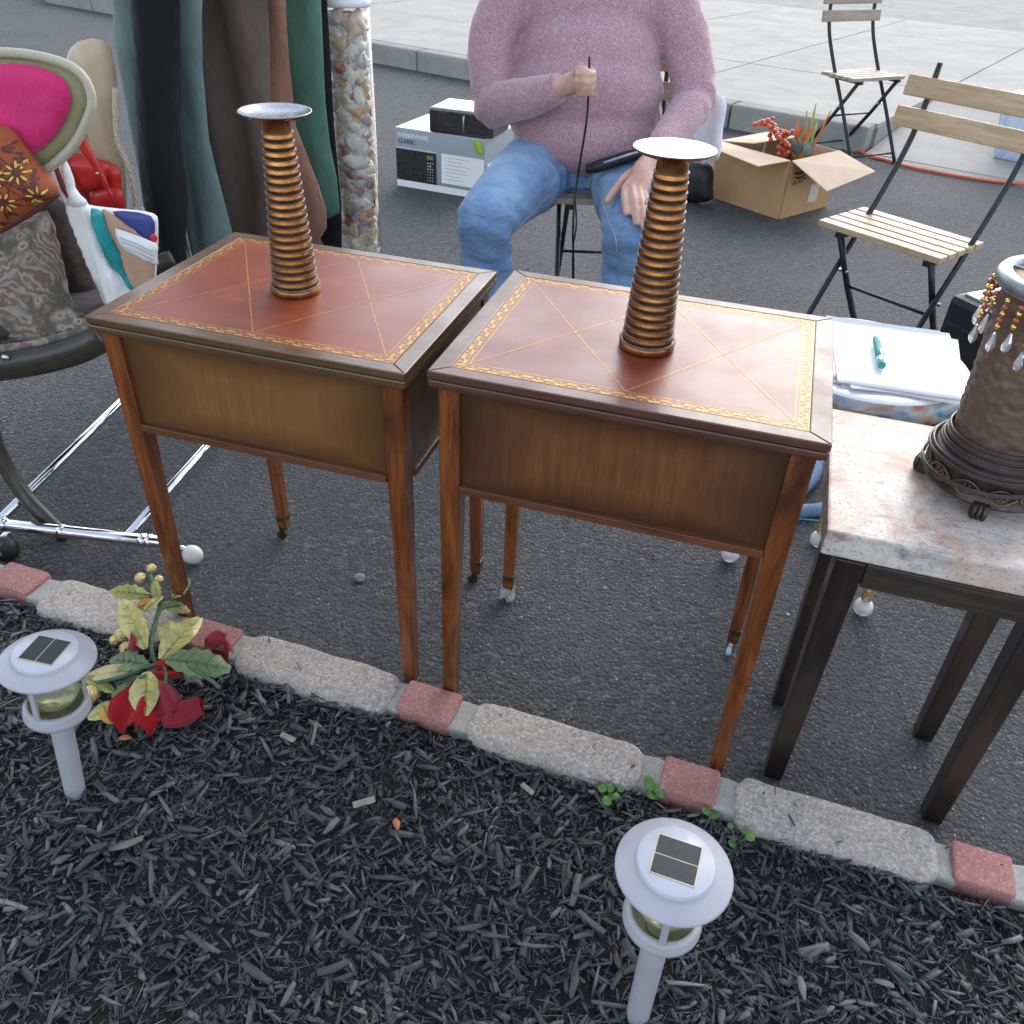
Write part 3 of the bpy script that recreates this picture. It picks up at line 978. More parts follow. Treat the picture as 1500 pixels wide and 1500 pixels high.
# ================================================================ marble-topped side table
def marble_mat():
    m, nt, b = new_mat('pink_white_marble')
    v = coord(nt, (1, 1, 1), rot=(0, 0, .5))
    vs = coord(nt, (14, 55, 30), rot=(0, 0, .5))
    streak = noise(nt, vs, 1.0, 7, .68, .8)
    c = ramp(nt, streak, [(.33, (.24, .23, .23)), (.42, (.50, .47, .44)), (.52, (.62, .56, .50)), (.72, (.68, .62, .56))])
    pink = noise(nt, coord(nt, loc=(3, 1, 5)), 11, 6, .65, .5)
    c = mix(nt, ramp(nt, pink, [(.50, 0.0), (.63, .85)]), c, (.42, .21, .15))
    c = mix(nt, ramp(nt, noise(nt, coord(nt, loc=(1, 8, 3)), 7, 5, .65, .8), [(.46, 0.0), (.64, .6)]), c, (.52, .36, .25))
    sp = noise(nt, coord(nt), 190, 4, .75)
    c = mix(nt, ramp(nt, sp, [(.55, 0.0), (.64, .8)]), c, (.24, .18, .15))
    c = mix(nt, ramp(nt, noise(nt, coord(nt, loc=(7, 2, 0)), 55, 5, .7), [(.58, 0.0), (.70, .6)]), c, (.40, .31, .24))
    dk = noise(nt, coord(nt, (30, 60, 40), rot=(0, 0, .9)), 1.3, 7, .72, 1.2)
    c = mix(nt, ramp(nt, dk, [(.60, 0.0), (.70, .9)]), c, (.12, .09, .075))
    put(nt, b, col=c, rough=ramp(nt, noise(nt, v, 30, 4), [(.3, .30), (.7, .44)]), spec=.25)
    return m
M_MARBLE = marble_mat()
W_ESPRESSO = wood('espresso_wood', (.010, .006, .005), (.020, .012, .010), (.040, .022, .016), 'Z', .4, .35)
W_ESPRESSO_X = wood('espresso_apron', (.016, .011, .009), (.034, .024, .018), (.075, .052, .038), 'X', .5, .15)
mt = thing('marble_table', 'small side table with pink-veined white marble top on dark espresso legs', 'side table', (.433, .927, 0), -.281)
mb = MB(); mb.box((.178, .178, .5195), (.356, .362, .041), bev=.004)
mb.build('marble_top', M_MARBLE, mt)
for (x, y) in ((.043, .004), (.304, .004), (.046, .175), (.303, .183)):
    mb = MB(); n0 = 6
    for k in range(1):
        mb.box((x, y + .012, .249), (.041, .041, .498), bev=.0025, taper=(.74, .74))
    mb.build('leg', W_ESPRESSO, mt)
for (c, s) in (((.1735, .006, .478), (.218, .022, .042)), ((.1735, .19, .478), (.218, .022, .042))):
    mb = MB(); mb.box(c, s, bev=.002); mb.build('apron', W_ESPRESSO_X, mt)
for x in (.044, .304):
    mb = MB(); mb.box((x, .1, .478), (.022, .128, .042), bev=.002); mb.build('apron', W_ESPRESSO_X, mt)

# ---------------------------------------------------------------- hammered lamp with bead fringe
def hammered():
    m, nt, b = new_mat('hammered_bronze')
    v = coord(nt)
    d = voro(nt, v, 75, 'SMOOTH_F1')
    c = ramp(nt, noise(nt, v, 14, 4), [(.3, (.095, .058, .040)), (.7, (.155, .098, .068))])
    c = mix(nt, ramp(nt, d, [(.1, .25), (.5, 0.0)]), c, (.20, .13, .09))  # highlight on the bumps mixed into the colour
    put(nt, b, col=c, rough=.58, metal=.15, normal=bump(nt, d, .7, .004))
    return m
M_HAMMER = hammered()
M_BRONZE = simple('dark_bronze', (.055, .043, .034), .40, .45, .4, 60, .25, 300, .002)
M_BRONZE_HI = simple('rubbed_bronze', (.16, .12, .085), .4, .6, .4, 90)
M_CORD = simple('brown_lamp_cord', (.045, .032, .026), .38, 0, .3, 30)
M_TAN = simple('tan_card', (.50, .33, .20), .7, 0, .1, 20)
M_PEWTER = simple('pewter_ring', (.24, .26, .265), .42, .6, .25, 60)
M_BEADG = simple('gold_bead', (.70, .46, .14), .22, .9, .2, 200)
M_BEADR = simple('red_brown_bead', (.32, .065, .028), .25, 0, .3, 200, coat=.6)
M_CRYSTAL = simple('crystal', (.88, .88, .90), .06, 0, .05, 90, trans=.8)
lampx = thing('table_lamp', 'brown hammered table lamp with bead fringe and its cord wound round the foot', 'lamp', (.697, 1.049, .5402), .25)
def LP(an, r, z):
    return (r * math.cos(an), r * math.sin(an), z)
mb = MB()
mb.lathe([(.0001, .016), (.086, .016), (.090, .019), (.090, .022), (.0865, .025), (.0865, .052), (.0905, .056), (.0905, .060), (.084, .066), (.079, .070)], 56)
base = mb.build('base_ring', M_BRONZE, lampx)
for k in range(4):
    an = R(-118) + k * math.pi / 2 - .25
    mb = MB()
    M_ = Matrix.Rotation(an, 4, 'Z') @ Matrix.Translation((.085, 0, 0))
    mb.box((0, 0, .0125), (.020, .024, .025), bev=.005, mat=M_)
    for q in (-1, 0, 1):
        mb.tube([M_ @ Vector((.010, q * .007, .003)), M_ @ Vector((.013, q * .007, .012)), M_ @ Vector((.009, q * .0062, .024))], .0032, 7)
    mb.build('paw_foot', M_BRONZE, lampx)
mb = MB(); mb2 = MB()
n_eye = 12
for k in range(n_eye):
    a0 = k * math.tau / n_eye; wdt = math.tau / n_eye * .46
    for s in (1, -1):
        pts = [LP(a0 + wdt * (2 * j / 12 - 1), .0882, .0385 + s * .0115 * math.sin(math.pi * j / 12)) for j in range(13)]
        mb.tube(pts, .0016, 6)
    for (du, dv) in ((0, 0), (.30, 0), (-.30, 0), (.15, .5), (-.15, .5), (.15, -.5), (-.15, -.5)):
        mb2.sphere(LP(a0 + du * wdt * 1.1, .0872, .0385 + dv * .0085), .0026, 8, 6)
mb.build('eye_motif', M_BRONZE_HI, base)
stuff(mb2.build('bead_cluster', M_BRONZE_HI, base))
mb = MB()
prof = [(.079, .069), (.0755, .075), (.071, .084), (.070, .095)]
prof += [(.070 + .008 * k / 14, .095 + .205 * k / 14) for k in range(1, 15)]
prof += [(.080, .303)]
mb.lathe([prof[0], prof[1], prof[2]] + [(.070 + .008 * k / 70, .095 + .205 * k / 70) for k in range(71)] + [prof[-1]], 150)
hv = []
for x, y, z in mb.v:
    w_ = min(1, max(0, (z - .085) / .015)) * min(1, max(0, (.300 - z) / .01))
    d_ = mnoise.voronoi(Vector((x, y, z)) * 88)[0][0]
    k_ = 1 + w_ * (.026 - .05 * min(1, d_ * 1.3))
    hv.append((x * k_, y * k_, z))
mb.v = hv
mb.build('hammered_body', M_HAMMER, lampx)
mb = MB()
mb.lathe([(.080, .300), (.0865, .303), (.0905, .309), (.0905, .316), (.087, .321), (.080, .322), (.073, .321), (.071, .314), (.071, .309)], 64)
mb.build('top_ring', M_PEWTER, lampx)
mb = MB(); mb.lathe([(.0722, .311), (.03, .3108), (.0001, .3106)], 40)
mb.build('top_disc', M_TAN, lampx)
mb = MB()
for a in (.9, 2.3):
    mb.tube([LP(a, .072, .3195), LP(a + math.pi * .86, .072, .3195)], .0022, 8)
mb.build('cross_wire', M_PEWTER, lampx)
fr = thing('bead_fringe', 'fringe of gold and brown beads with crystal drops round the lamp top', 'fringe', (.697, 1.049, .5402), .25)
nb = 26
for k in range(nb):
    an = k * math.tau / nb + rnd.uniform(-.03, .03)
    rr = .0915
    ln = (.030, .044, .036, .052)[k % 4]
    z = .300
    g_, b_, c_ = MB(), MB(), MB()
    def pos(z):
        return LP(an, rr, z)
    st = MB()
    st.tube([pos(z + .006), pos(z - ln - .002)], .0004, 5)
    hang = st.build('bead_string', M_BRONZE, fr)
    nbd = int(ln / .0085)
    for j in range(nbd):
        zz = z - .003 - j * .0085
        if (j + k) % 2:
            g_.sphere(pos(zz), .0042, 8, 6)
        else:
            b_.sphere(pos(zz), .0046, 8, 6, (1, 1, .8))
    if g_.v:
        g_.build('gold_bead', M_BEADG, hang)
    if b_.v:
        b_.build('brown_bead', M_BEADR, hang)
    zz = z - ln
    c_.lathe([(.0002, 0), (.0022, -.003), (.0058, -.018), (.0046, -.0245), (.0003, -.029)], 6, Matrix.Translation(pos(zz)), smooth=False)
    c_.build('crystal_drop', M_CRYSTAL, hang)
# lamp cord wound round the base
cd = MB()
def coil(turns, r0, r1, z0, z1, ph, wob=0.0, n=46, start=0.0):
    pts = []
    for k in range(int(n * turns) + 1):
        t = k / (n * turns)
        a = ph + math.tau * turns * t
        r_ = r0 + (r1 - r0) * t + wob * math.sin(a * 2 + 1)
        pts.append(LP(a, r_, z0 + (z1 - z0) * t + wob * .8 * math.sin(a * 1.0 + 2)))
    return pts
for (tn, r0, r1, z0, z1, ph, wb) in ((2.2, .0765, .0735, .086, .100, .3, .0015), (1.9, .0800, .0770, .074, .083, 2.0, .001), (1.6, .0940, .0880, .062, .070, 1.0, .0022), (1.0, .0975, .0955, .048, .050, 2.6, .007)):
    p = coil(tn, r0, r1, z0, z1, ph, wb)
    for off in (-.0014, .0014):
        cd.tube([(x, y, z + off) for x, y, z in p], .0020, 7)
tag(cd.build('lamp_cord', M_CORD), 'brown twin cord wound several times round the foot of the hammered lamp', 'cord')
bpy.data.objects['lamp_cord'].location = (.697, 1.049, .5402)
bpy.data.objects['lamp_cord'].rotation_euler = (0, 0, .25)

# ================================================================ round painted stool, papers, pen
def painted():
    m, nt, b = new_mat('painted_rim')
    v = coord(nt, (14, 14, 26))
    n = noise(nt, v, 1.0, 3, .5, .8, out='Color')
    s = nd(nt, 'ShaderNodeSeparateColor'); nt.links.new(n, s.inputs[0])
    c = ramp(nt, s.outputs[0], [(.30, (.10, .19, .33)), (.38, (.30, .38, .45)), (.45, (.42, .40, .36)), (.54, (.36, .30, .23)), (.60, (.36, .095, .065)), (.70, (.40, .19, .13))])
    put(nt, b, col=c, rough=.3, coat=.4)
    return m
M_PAINTED = painted()
M_WHITELAC = simple('white_lacquer', (.78, .78, .80), .3, 0, .05, 12, coat=.4)
M_GREENBR = simple('aged_metal', (.20, .20, .15), .45, .6, .4, 60)
def goldpat():
    m, nt, b = new_mat('gold_pattern')
    v = coord(nt)
    d = voro(nt, v, 95, 'DISTANCE_TO_EDGE')
    c = ramp(nt, d, [(.06, (.55, .34, .08)), (.16, (.86, .80, .66))], 'CONSTANT')
    put(nt, b, col=c, rough=.3, metal=.2, normal=bump(nt, d, .4, .003))
    return m
M_GOLDPAT = goldpat()
M_GLASSBALL = simple('pearly_glass', (.80, .76, .76), .08, 0, .1, 60, coat=.8, trans=.35)
stool = thing('painted_stool', 'round stool with red and blue painted rim and glass ball feet under the papers', 'stool', (.645, 1.45, 0), 0)
mb = MB(); mb.lathe([(.0001, .556), (.165, .556), (.176, .554), (.180, .551)], 56); mb.build('round_top', M_WHITELAC, stool)
mb = MB(); mb.lathe([(.180, .551), (.188, .544), (.191, .530), (.188, .516), (.181, .508), (.170, .505)], 56); mb.build('painted_rim', M_PAINTED, stool)
mb = MB()
for z, r_ in ((.499, .184), (.488, .187), (.470, .184)):
    mb.tube([(r_ * math.cos(a * math.tau / 48), r_ * math.sin(a * math.tau / 48), z) for a in range(48)], .0042, 8, closed=True)
mb.build('hoop', M_GREENBR, stool)
mb = MB(); mb.lathe([(.170, .507), (.172, .46), (.165, .455), (.0001, .455)], 48); mb.build('drum', M_GREENBR, stool)
mb = MB()
for k in range(16):
    a = k * math.tau / 16
    mb.box((.185 * math.cos(a), .185 * math.sin(a), .487), (.006, .007, .04), (0, 0, a))
mb.build('stud', M_BRONZE, stool)
for a in (R(-41), R(157), R(58)):
    rr = .153
    x, y = rr * math.cos(a), rr * math.sin(a)
    mb = MB()
    mb.tube([(x * .92, y * .92, .456), (x * .95, y * .95, .25), (x, y, .045)], [.020, .017, .012], 14)
    lg = mb.build('leg', M_GOLDPAT, stool)
    mb = MB(); mb.sphere((x, y, .0215), .021, 18, 12); mb.build('ball_foot', M_GLASSBALL, lg)

M_PAPER = simple('white_paper', (.80, .80, .81), .65, 0, .02, 20)
pp = thing('paper_stack', 'loose stack of white paper sheets curling at the corners on the round stool', 'papers', (.690, 1.437, .5565), -.195)
for k in range(9):
    dx, dy, da = rnd.uniform(-.012, .010), rnd.uniform(-.012, .014), rnd.uniform(-.20, .16) * (1 if k < 6 else .25)
    if k == 0:
        dx, dy, da = .0, -.004, .015
    curl = .004 + .0012 * k
    z0 = .0006 + k * .0007
    nx, ny = 10, 12
    vs, fs = [], []
    for lay in (0, 1):
        for j in range(ny + 1):
            for i in range(nx + 1):
                u, w = (i / nx - .5) * .216, (j / ny - .5) * .279
                e = max(0, -u - .02) * max(0, .10 - w) * 2.4 * curl * 30 * .1
                e += .05 * max(0, abs(u) - .07) ** 1.2 * (.3 + .1 * k)
                e += .0010 * math.sin(u * 30 + k)* (k / 8)
                x = u * math.cos(da) - w * math.sin(da) + dx
                y = u * math.sin(da) + w * math.cos(da) + dy
                vs.append((x, y, z0 + abs(e) * (k + 1) / 9 + (.00055 if lay else 0)))
    N = (nx + 1) * (ny + 1)
    for lay in (0, 1):
        for j in range(ny):
            for i in range(nx):
                q = (lay * N + j * (nx + 1) + i, lay * N + j * (nx + 1) + i + 1, lay * N + (j + 1) * (nx + 1) + i + 1, lay * N + (j + 1) * (nx + 1) + i)
                fs.append(q if lay else tuple(reversed(q)))
    rim = [j * (nx + 1) for j in range(ny + 1)], [j * (nx + 1) + nx for j in range(ny + 1)], list(range(nx + 1)), [ny * (nx + 1) + i for i in range(nx + 1)]
    for rr_ in rim:
        for a, b_ in zip(rr_, rr_[1:]):
            fs.append((a, b_, N + b_, N + a))
    mb = MB(); mb.add(vs, fs, True)
    mb.build('sheet', M_PAPER, pp)
M_TEAL_P = simple('teal_plastic', (.02, .30, .28), .15, 0, .1, 40, coat=.6)
M_TEAL_L = simple('pale_teal_plastic', (.03, .25, .25), .55, 0, .1, 40, spec=.2)
pen = thing('pen', 'teal green ballpoint pen lying on the white papers', 'pen', (.6537, 1.4272, .5755), math.atan2(-.1236, -.0272))
mb = MB(); mb.tube([(-.062, 0, 0), (-.052, 0, 0), (.018, 0, 0), (.03, 0, 0)], [.0040, .0062, .0074, .0076], 14); mb.build('barrel', M_TEAL_L, pen)
mb = MB(); mb.tube([(.030, 0, 0), (.046, 0, 0), (.058, 0, 0), (.063, 0, 0)], [.0080, .0082, .0074, .0050], 14); mb.build('cap', M_TEAL_P, pen)
mb = MB(); mb.box((.030, 0, .0086), (.046, .003, .0016), bev=.0006); mb.build('clip', M_TEAL_P, pen)

# ================================================================ folding bistro chairs
W_SLAT = wood('slat_acacia', (.36, .24, .13), (.50, .36, .21), (.60, .46, .29), 'X', .5, .1)
W_SLAT2 = wood('slat_weathered', (.25, .20, .15), (.36, .30, .23), (.46, .39, .30), 'X', .6, .05)
M_BLACKMET = simple('black_steel', (.016, .018, .022), .42, .2, .3, 60, .1, 300)
def bistro(label, loc, rz, slat=W_SLAT):
    t = thing('folding_chair', label, 'folding chair', loc, rz, 'folding bistro chairs')
    W = .395
    for k in range(5):
        mb = MB()
        mb.box((0, -.102 + k * .051, .442), (W, .041, .018), bev=.003)
        mb.build('seat_slat', slat, t)
    for s in (-1, 1):
        mb = MB(); mb.box((s * .142 + .02, 0, .4245), (.022, .245, .016), bev=.002); mb.build('seat_bracket', M_BLACKMET, t)
        # post: from the front foot up and back to the backrest
        x = s * .166 + .020
        pts = spline([(x, -.235, .006), (x, -.06, .27), (x, .115, .52), (x, .20, .68), (x, .232, .86)], 5)
        mb = MB(); mb.tube(pts, .0078, 8, flat=1.5); mb.build('back_post', M_BLACKMET, t)
        x2 = s * .148 + .020
        mb = MB(); mb.tube([(x2, -.105, .428), (x2, .03, .23), (x2, .20, .006)], .0078, 8, flat=1.6); mb.build('seat_leg', M_BLACKMET, t)
        mb = MB(); mb.tube([(s * .140 + .02, -.0135, .289), (s * .174 + .02, -.0135, .289)], .0055, 8); mb.build('pivot_bolt', M_STEEL, t)
    for (y, z, w_) in ((.03, .232, .148), (-.200, .06, .166), (.17, .048, .148)):
        mb = MB(); mb.tube([(.02 - w_, y, z), (.02 + w_, y, z)], .0055, 8); mb.build('cross_bar', M_BLACKMET, t)
    for k, (y, z) in enumerate(((.200, .712), (.216, .795))):
        mb = MB(); mb.box((0, y - .012, z), (.43, .016, .056), (-.16, 0, 0), bev=.004); mb.build('back_slat', slat, t)
    return t
ch_yaw = math.atan2(-.304, .26)
bistro('folding bistro chair with pale wooden slats standing empty in front of the cardboard box', (1.110, 2.540, 0), ch_yaw)

# ---------------------------------------------------------------- black case
M_BLACKCASE = simple('black_vinyl', (.012, .013, .016), .42, 0, .3, 40, .25, 420, .001)
M_GREYTOP = simple('dusty_lid', (.30, .31, .35), .35, 0, .1, 18)
cs_ = thing('equipment_case', 'black box-shaped case with grey top behind the hammered lamp', 'case', (1.155, 2.219, 0), math.atan2(-.146, .069))
mb = MB(); mb.box((.20, .11, .195), (.40, .21, .39), bev=.022); body = mb.build('case_body', M_BLACKCASE, cs_)
mb = MB(); mb.box((.20, .112, .3925), (.352, .168, .006), bev=.002); mb.build('lid_top', M_GREYTOP, cs_)
mb = MB(); mb.box((.20, .0035, .315), (.372, .004, .006), bev=.001); mb.build('lid_seam', M_RUBBER, cs_)

# ================================================================ cardboard box with berries
def cardboard():
    m, nt, b = new_mat('cardboard')
    v = coord(nt)
    c = ramp(nt, noise(nt, v, 9, 5, .6), [(.3, (.42, .25, .125)), (.7, (.50, .31, .16))])
    put(nt, b, col=c, rough=.85, spec=.25, normal=bump(nt, wave(nt, v, 90, 0, 0, 1, 'BANDS', 'X'), .05, .001))
    return m
M_CARD = cardboard()
M_CARDIN = simple('cardboard_inside', (.58, .43, .30), .85, 0, .06, 10)
M_TAPE = simple('packing_tape', (.60, .52, .44), .3, 0, .1, 20)
M_MARKER = simple('marker_ink', (.012, .012, .014), .6)
bx_o = Vector((1.201, 4.092, 0))
ax = (Vector((.925, 4.422, 0)) - bx_o); lx_ = ax.length; ax.normalize()          # along the left face
ay = (Vector((1.492, 4.339, 0)) - bx_o); ly_ = ay.length; ay.normalize()         # along the right face
card = thing('cardboard_box', 'open brown cardboard box with flaps spread, scribbled with marker', 'box', tuple(bx_o), 0)
def bp(u, v, z):
    q = ax * u + ay * v
    return Vector((q.x, q.y, z))
def plate(name, pts, th, mat, parent):
    """A flat board from 4 corner points with thickness along its normal."""
    P = [Vector(q) for q in pts]
    n = (P[1] - P[0]).cross(P[3] - P[0]).normalized() * th
    mb = MB(); mb.add(P + [q + n for q in P], [(3, 2, 1, 0), (4, 5, 6, 7), (0, 1, 5, 4), (1, 2, 6, 5), (2, 3, 7, 6), (3, 0, 4, 7)])
    return mb.build(name, mat, parent)
HB = .262
th = .005
wl = plate('left_wall', [bp(0, 0, 0), bp(lx_, 0, 0), bp(lx_, 0, HB), bp(0, 0, HB)], -th, M_CARD, card)
wr = plate('right_wall', [bp(0, th, 0), bp(0, ly_, 0), bp(0, ly_, HB), bp(0, th, HB)], th, M_CARD, card)
plate('back_wall', [bp(th, ly_, 0), bp(lx_, ly_, 0), bp(lx_, ly_, HB), bp(th, ly_, HB)], th, M_CARDIN, card)
plate('far_wall', [bp(lx_, th, 0), bp(lx_, ly_ - th, 0), bp(lx_, ly_ - th, HB), bp(lx_, th, HB)], -th, M_CARDIN, card)
plate('bottom', [bp(th, th, .004), bp(lx_ - th, th, .004), bp(lx_ - th, ly_ - th, .004), bp(th, ly_ - th, .004)], .003, M_CARDIN, card)
plate('flap', [bp(.004, -.001, HB), bp(lx_ - .004, -.001, HB), bp(lx_ - .03, -.17, HB + .012), bp(.05, -.175, HB - .012)], .004, M_CARDIN, card)
plate('flap', [bp(-.001, .004, HB), bp(-.001, ly_ - .004, HB), bp(-.20, ly_ + .02, HB - .055), bp(-.21, .01, HB - .085)], -.004, M_CARDIN, card)
plate('flap', [bp(lx_ - .002, .006, HB + .002), bp(lx_ - .002, ly_ - .01, HB + .002), bp(lx_ - .20, ly_ - .02, HB + .020), bp(lx_ - .20, .02, HB + .030)], .004, M_CARDIN, card)
mb = MB()
def on_right(v, z, o=.0012):
    q = bp(-o - .0052, v, z); return q
mb.add([on_right(.20, .045), on_right(.275, .045), on_right(.275, .13), on_right(.20, .13)], [(0, 1, 2, 3)])
mb.build('tape', M_TAPE, wr)
def stroke(mb, pts, w, o=.0016):
    P = [Vector(q) for q in pts]
    vs = []
    for i in range(len(P)):
        t = (P[min(i + 1, len(P) - 1)] - P[max(i - 1, 0)]).normalized()
        n_ = Vector((-t.y, t.x)) * w / 2
        vs += [on_right(P[i].x + n_.x, P[i].y + n_.y, o), on_right(P[i].x - n_.x, P[i].y - n_.y, o)]
    mb.add(vs, [(2 * i, 2 * i + 1, 2 * i + 3, 2 * i + 2) for i in range(len(P) - 1)])
mb = MB()
stroke(mb, spline([(.04, .205), (.09, .20), (.14, .215), (.18, .212)], 4), .012)
stroke(mb, spline([(.05, .185), (.10, .178), (.13, .185)], 4), .008)
stroke(mb, spline([(.035, .160), (.055, .150), (.050, .172), (.075, .152), (.09, .168), (.105, .155), (.125, .170), (.15, .165)], 4), .004)
mb.build('marker_writing', M_MARKER, wr)
# artificial berry spray lying in the box
M_BERRY = simple('orange_berry', (.46, .060, .014), .3, 0, .3, 60, coat=.4)
M_TWIG = simple('brown_twig', (.10, .045, .025), .7, 0, .3, 60)
M_YSTEM = simple('yellow_green_stem', (.42, .36, .08), .55, 0, .2, 40)
M_EUCA = simple('grey_green_leaf', (.17, .23, .21), .55, 0, .2, 30)
M_ORLEAF = simple('orange_leaf', (.62, .16, .03), .5, 0, .2, 30)
def leaf_mesh(mb, base, direc, up, L, W, cup=.15, bend=.1, notch=0.0, n=7, th=.0008):
    """A leaf with thickness, mid-fold and bend; notch > 0 gives holly-like points."""
    d = Vector(direc).normalized()
    s = d.cross(Vector(up)).normalized()
    u = s.cross(d).normalized()
    rows = []
    for i in range(n + 1):
        t = i / n
        w = W * .5 * (math.sin(math.pi * min(1, t * .92 + .04)) ** .75)
        if notch:
            w *= 1 - notch * (i % 2)
        c = Vector(base) + d * (L * t) + u * (bend * L * (t - t * t * 1.4))
        rows.append((c - s * w + u * cup * w, c, c + s * w + u * cup * w))
    vs = [q for r_ in rows for q in r_]
    nn = len(vs)
    vs += [q - u * th for q in vs]
    fs = []
    for i in range(n):
        for k in range(2):
            a = i * 3 + k
            fs.append((a, a + 1, a + 4, a + 3))
            fs.append((nn + a + 3, nn + a + 4, nn + a + 1, nn + a))
        fs += [(i * 3, i * 3 + 3, nn + i * 3 + 3, nn + i * 3), (i * 3 + 2, nn + i * 3 + 2, nn + i * 3 + 5, i * 3 + 5)]
    mb.add(vs, fs, True)
sp_ = thing('berry_spray', 'artificial spray of orange berries poking out of the cardboard box', 'artificial plant', tuple(bx_o), 0)
tw, be, ys, el, ol = MB(), MB(), MB(), MB(), MB()
root = bp(.15, .30, .10)
for k in range(9):
    e = bp(.27 - .02 * k, .10 + rnd.uniform(-.02, .02), HB + .115 - .011 * k)
    mid_ = root.lerp(e, .6) + Vector((0, 0, .03))
    tw.tube(spline([root, mid_, e], 4), .003, 6)
berry_spots = []
for k in range(58):
    t_ = rnd.random()
    berry_spots.append(bp(.27 - .17 * t_ + rnd.gauss(0, .014), .10 + rnd.gauss(0, .022), HB + .115 - .10 * t_ + .02 * math.sin(t_ * 3.1) + rnd.gauss(0, .014)))
tw.build('twig', M_TWIG, sp_)
for q in berry_spots:
    m1 = MB(); m1.sphere(q, .0115 * rnd.uniform(.8, 1.15), 10, 7); m1.build('berry', M_BERRY, sp_)
for k in range(7):
    e = bp(.06 + rnd.uniform(-.05, .14), .26 + rnd.uniform(-.08, .08), HB + .10 + rnd.uniform(-.03, .09))
    m1 = MB(); m1.tube(spline([root, root.lerp(e, .5) + Vector((.01, 0, .02)), e], 4), [.006] * 4 + [.005] * 4 + [.003], 6)
    m1.build('stem', M_YSTEM if k % 3 else M_ORLEAF, sp_)
for k in range(5):
    m1 = MB(); leaf_mesh(m1, bp(.05 + k * .03, .20 + .03 * (k % 2), HB - .02), (rnd.uniform(-.6, .6), -.3, .8), (0, -1, .3), .075, .04, .2)
    m1.build('leaf', M_EUCA, sp_)
for k in range(4):
    m1 = MB(); leaf_mesh(m1, bp(.12 + k * .04, .22, HB + .02), (rnd.uniform(-.8, .8), -.2, .6), (0, -1, .3), .09, .022, .3)
    m1.build('leaf', M_ORLEAF, sp_)

# ---------------------------------------------------------------- microwave carton
def carton_mat():
    m, nt, b = new_mat('carton_grey')
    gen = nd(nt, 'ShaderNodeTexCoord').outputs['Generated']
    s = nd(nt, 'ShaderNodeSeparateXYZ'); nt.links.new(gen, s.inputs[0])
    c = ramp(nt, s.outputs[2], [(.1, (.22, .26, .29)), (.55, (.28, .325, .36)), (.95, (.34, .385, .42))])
    put(nt, b, col=c, rough=.35, coat=.3)
    return m
M_CARTON = carton_mat()
M_PRINTW = simple('print_white', (.80, .80, .80), .4, 0, .02)
M_PRINTB = simple('print_black', (.020, .019, .018), .3, 0, .1, 30, coat=.3)
M_PRINTN = simple('print_navy', (.04, .06, .12), .4)
M_PRINTG = simple('print_green', (.28, .50, .06), .4, 0, .3, 90)
M_PRINTGREY = simple('print_grey', (.45, .48, .53), .4)
M_LCD = simple('print_lcd', (.12, .22, .06), .4)
car_a = Vector((-.650, 4.346, 0)); car_b = Vector((-.205, 4.168, 0))
cw = (car_b - car_a).length
car = thing('microwave_carton', 'grey printed microwave oven carton on the asphalt behind the man', 'carton', tuple(car_a), math.atan2(car_b.y - car_a.y, car_b.x - car_a.x))
ch = .275
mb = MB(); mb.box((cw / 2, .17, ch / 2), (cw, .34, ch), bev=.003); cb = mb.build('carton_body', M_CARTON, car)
def decal(name, x0, z0, x1, z1, mat, parent, lift=.0012):
    mb = MB(); mb.box(((x0 + x1) / 2, -lift / 2 - .0001, (z0 + z1) / 2), (x1 - x0, lift, z1 - z0)); return mb.build(name, mat, parent)
decal('white_strip', .002, .003, cw - .002, .034, M_PRINTW, cb)
ov = decal('oven_picture', .002, .0345, .222, .180, M_PRINTB, cb, .0015)
decal('oven_top_edge', .002, .181, .222, .189, M_PRINTGREY, cb, .0014)
decal('display', .172, .148, .206, .166, M_LCD, cb, .0022)
for r_ in range(7):
    for q in range(3):
        if rnd.random() < .9:
            decal('button', .174 + q * .0125, .048 + r_ * .0135, .174 + q * .0125 + (.007 if r_ > 3 else .0035), .048 + r_ * .0135 + .005, M_PRINTW if (r_, q) == (5, 1) else M_PRINTGREY, cb, .0022)
tb = decal('text_panel', .250, .050, cw - .003, .186, M_PRINTW, cb, .0014)
for k, (l0, l1) in enumerate(((.275, .40), (.275, .36), (.275, .405), (.275, .385), (.275, .40), (.275, .355), (.275, .37))):
    decal('text_line', l0, .168 - k * .0165, l1, .1715 - k * .0165, M_PRINTGREY, cb, .0019)
mb = MB(); mb.prism([(cw - .075, -.268), (cw - .012, -.262), (cw - .016, -.240), (cw - .036, -.215)], .0, .0016, Matrix.Rotation(R(90), 4, 'X') @ Matrix.Scale(-1, 4, (0, 1, 0)))
def text_obj(name, s, size, loc, mat, parent, bold=0.0, sx=1.0):
    cu = bpy.data.curves.new(name, 'FONT')
    cu.body = s
    cu.size = size
    cu.offset = bold
    cu.extrude = .0005
    o = bpy.data.objects.new(name, cu)
    COL.objects.link(o)
    dg = bpy.context.evaluated_depsgraph_get()
    me = bpy.data.meshes.new_from_object(o.evaluated_get(dg))
    bpy.data.objects.remove(o)
    o = bpy.data.objects.new(name, me)
    me.materials.clear(); me.materials.append(mat)
    COL.objects.link(o)
    o.parent = parent
    o.location = loc
    o.rotation_euler = (R(90), 0, 0)
    o.scale = (sx, 1, 1)
    return o
text_obj('lettering', 'FARBERWARE', .0285, (.016, -.0012, .233), M_PRINTW, cb, .0005, .93)
text_obj('lettering', 'CLASSIC', .0265, (.016, -.0012, .207), M_PRINTN, cb, .0002, .95)
mb = MB()
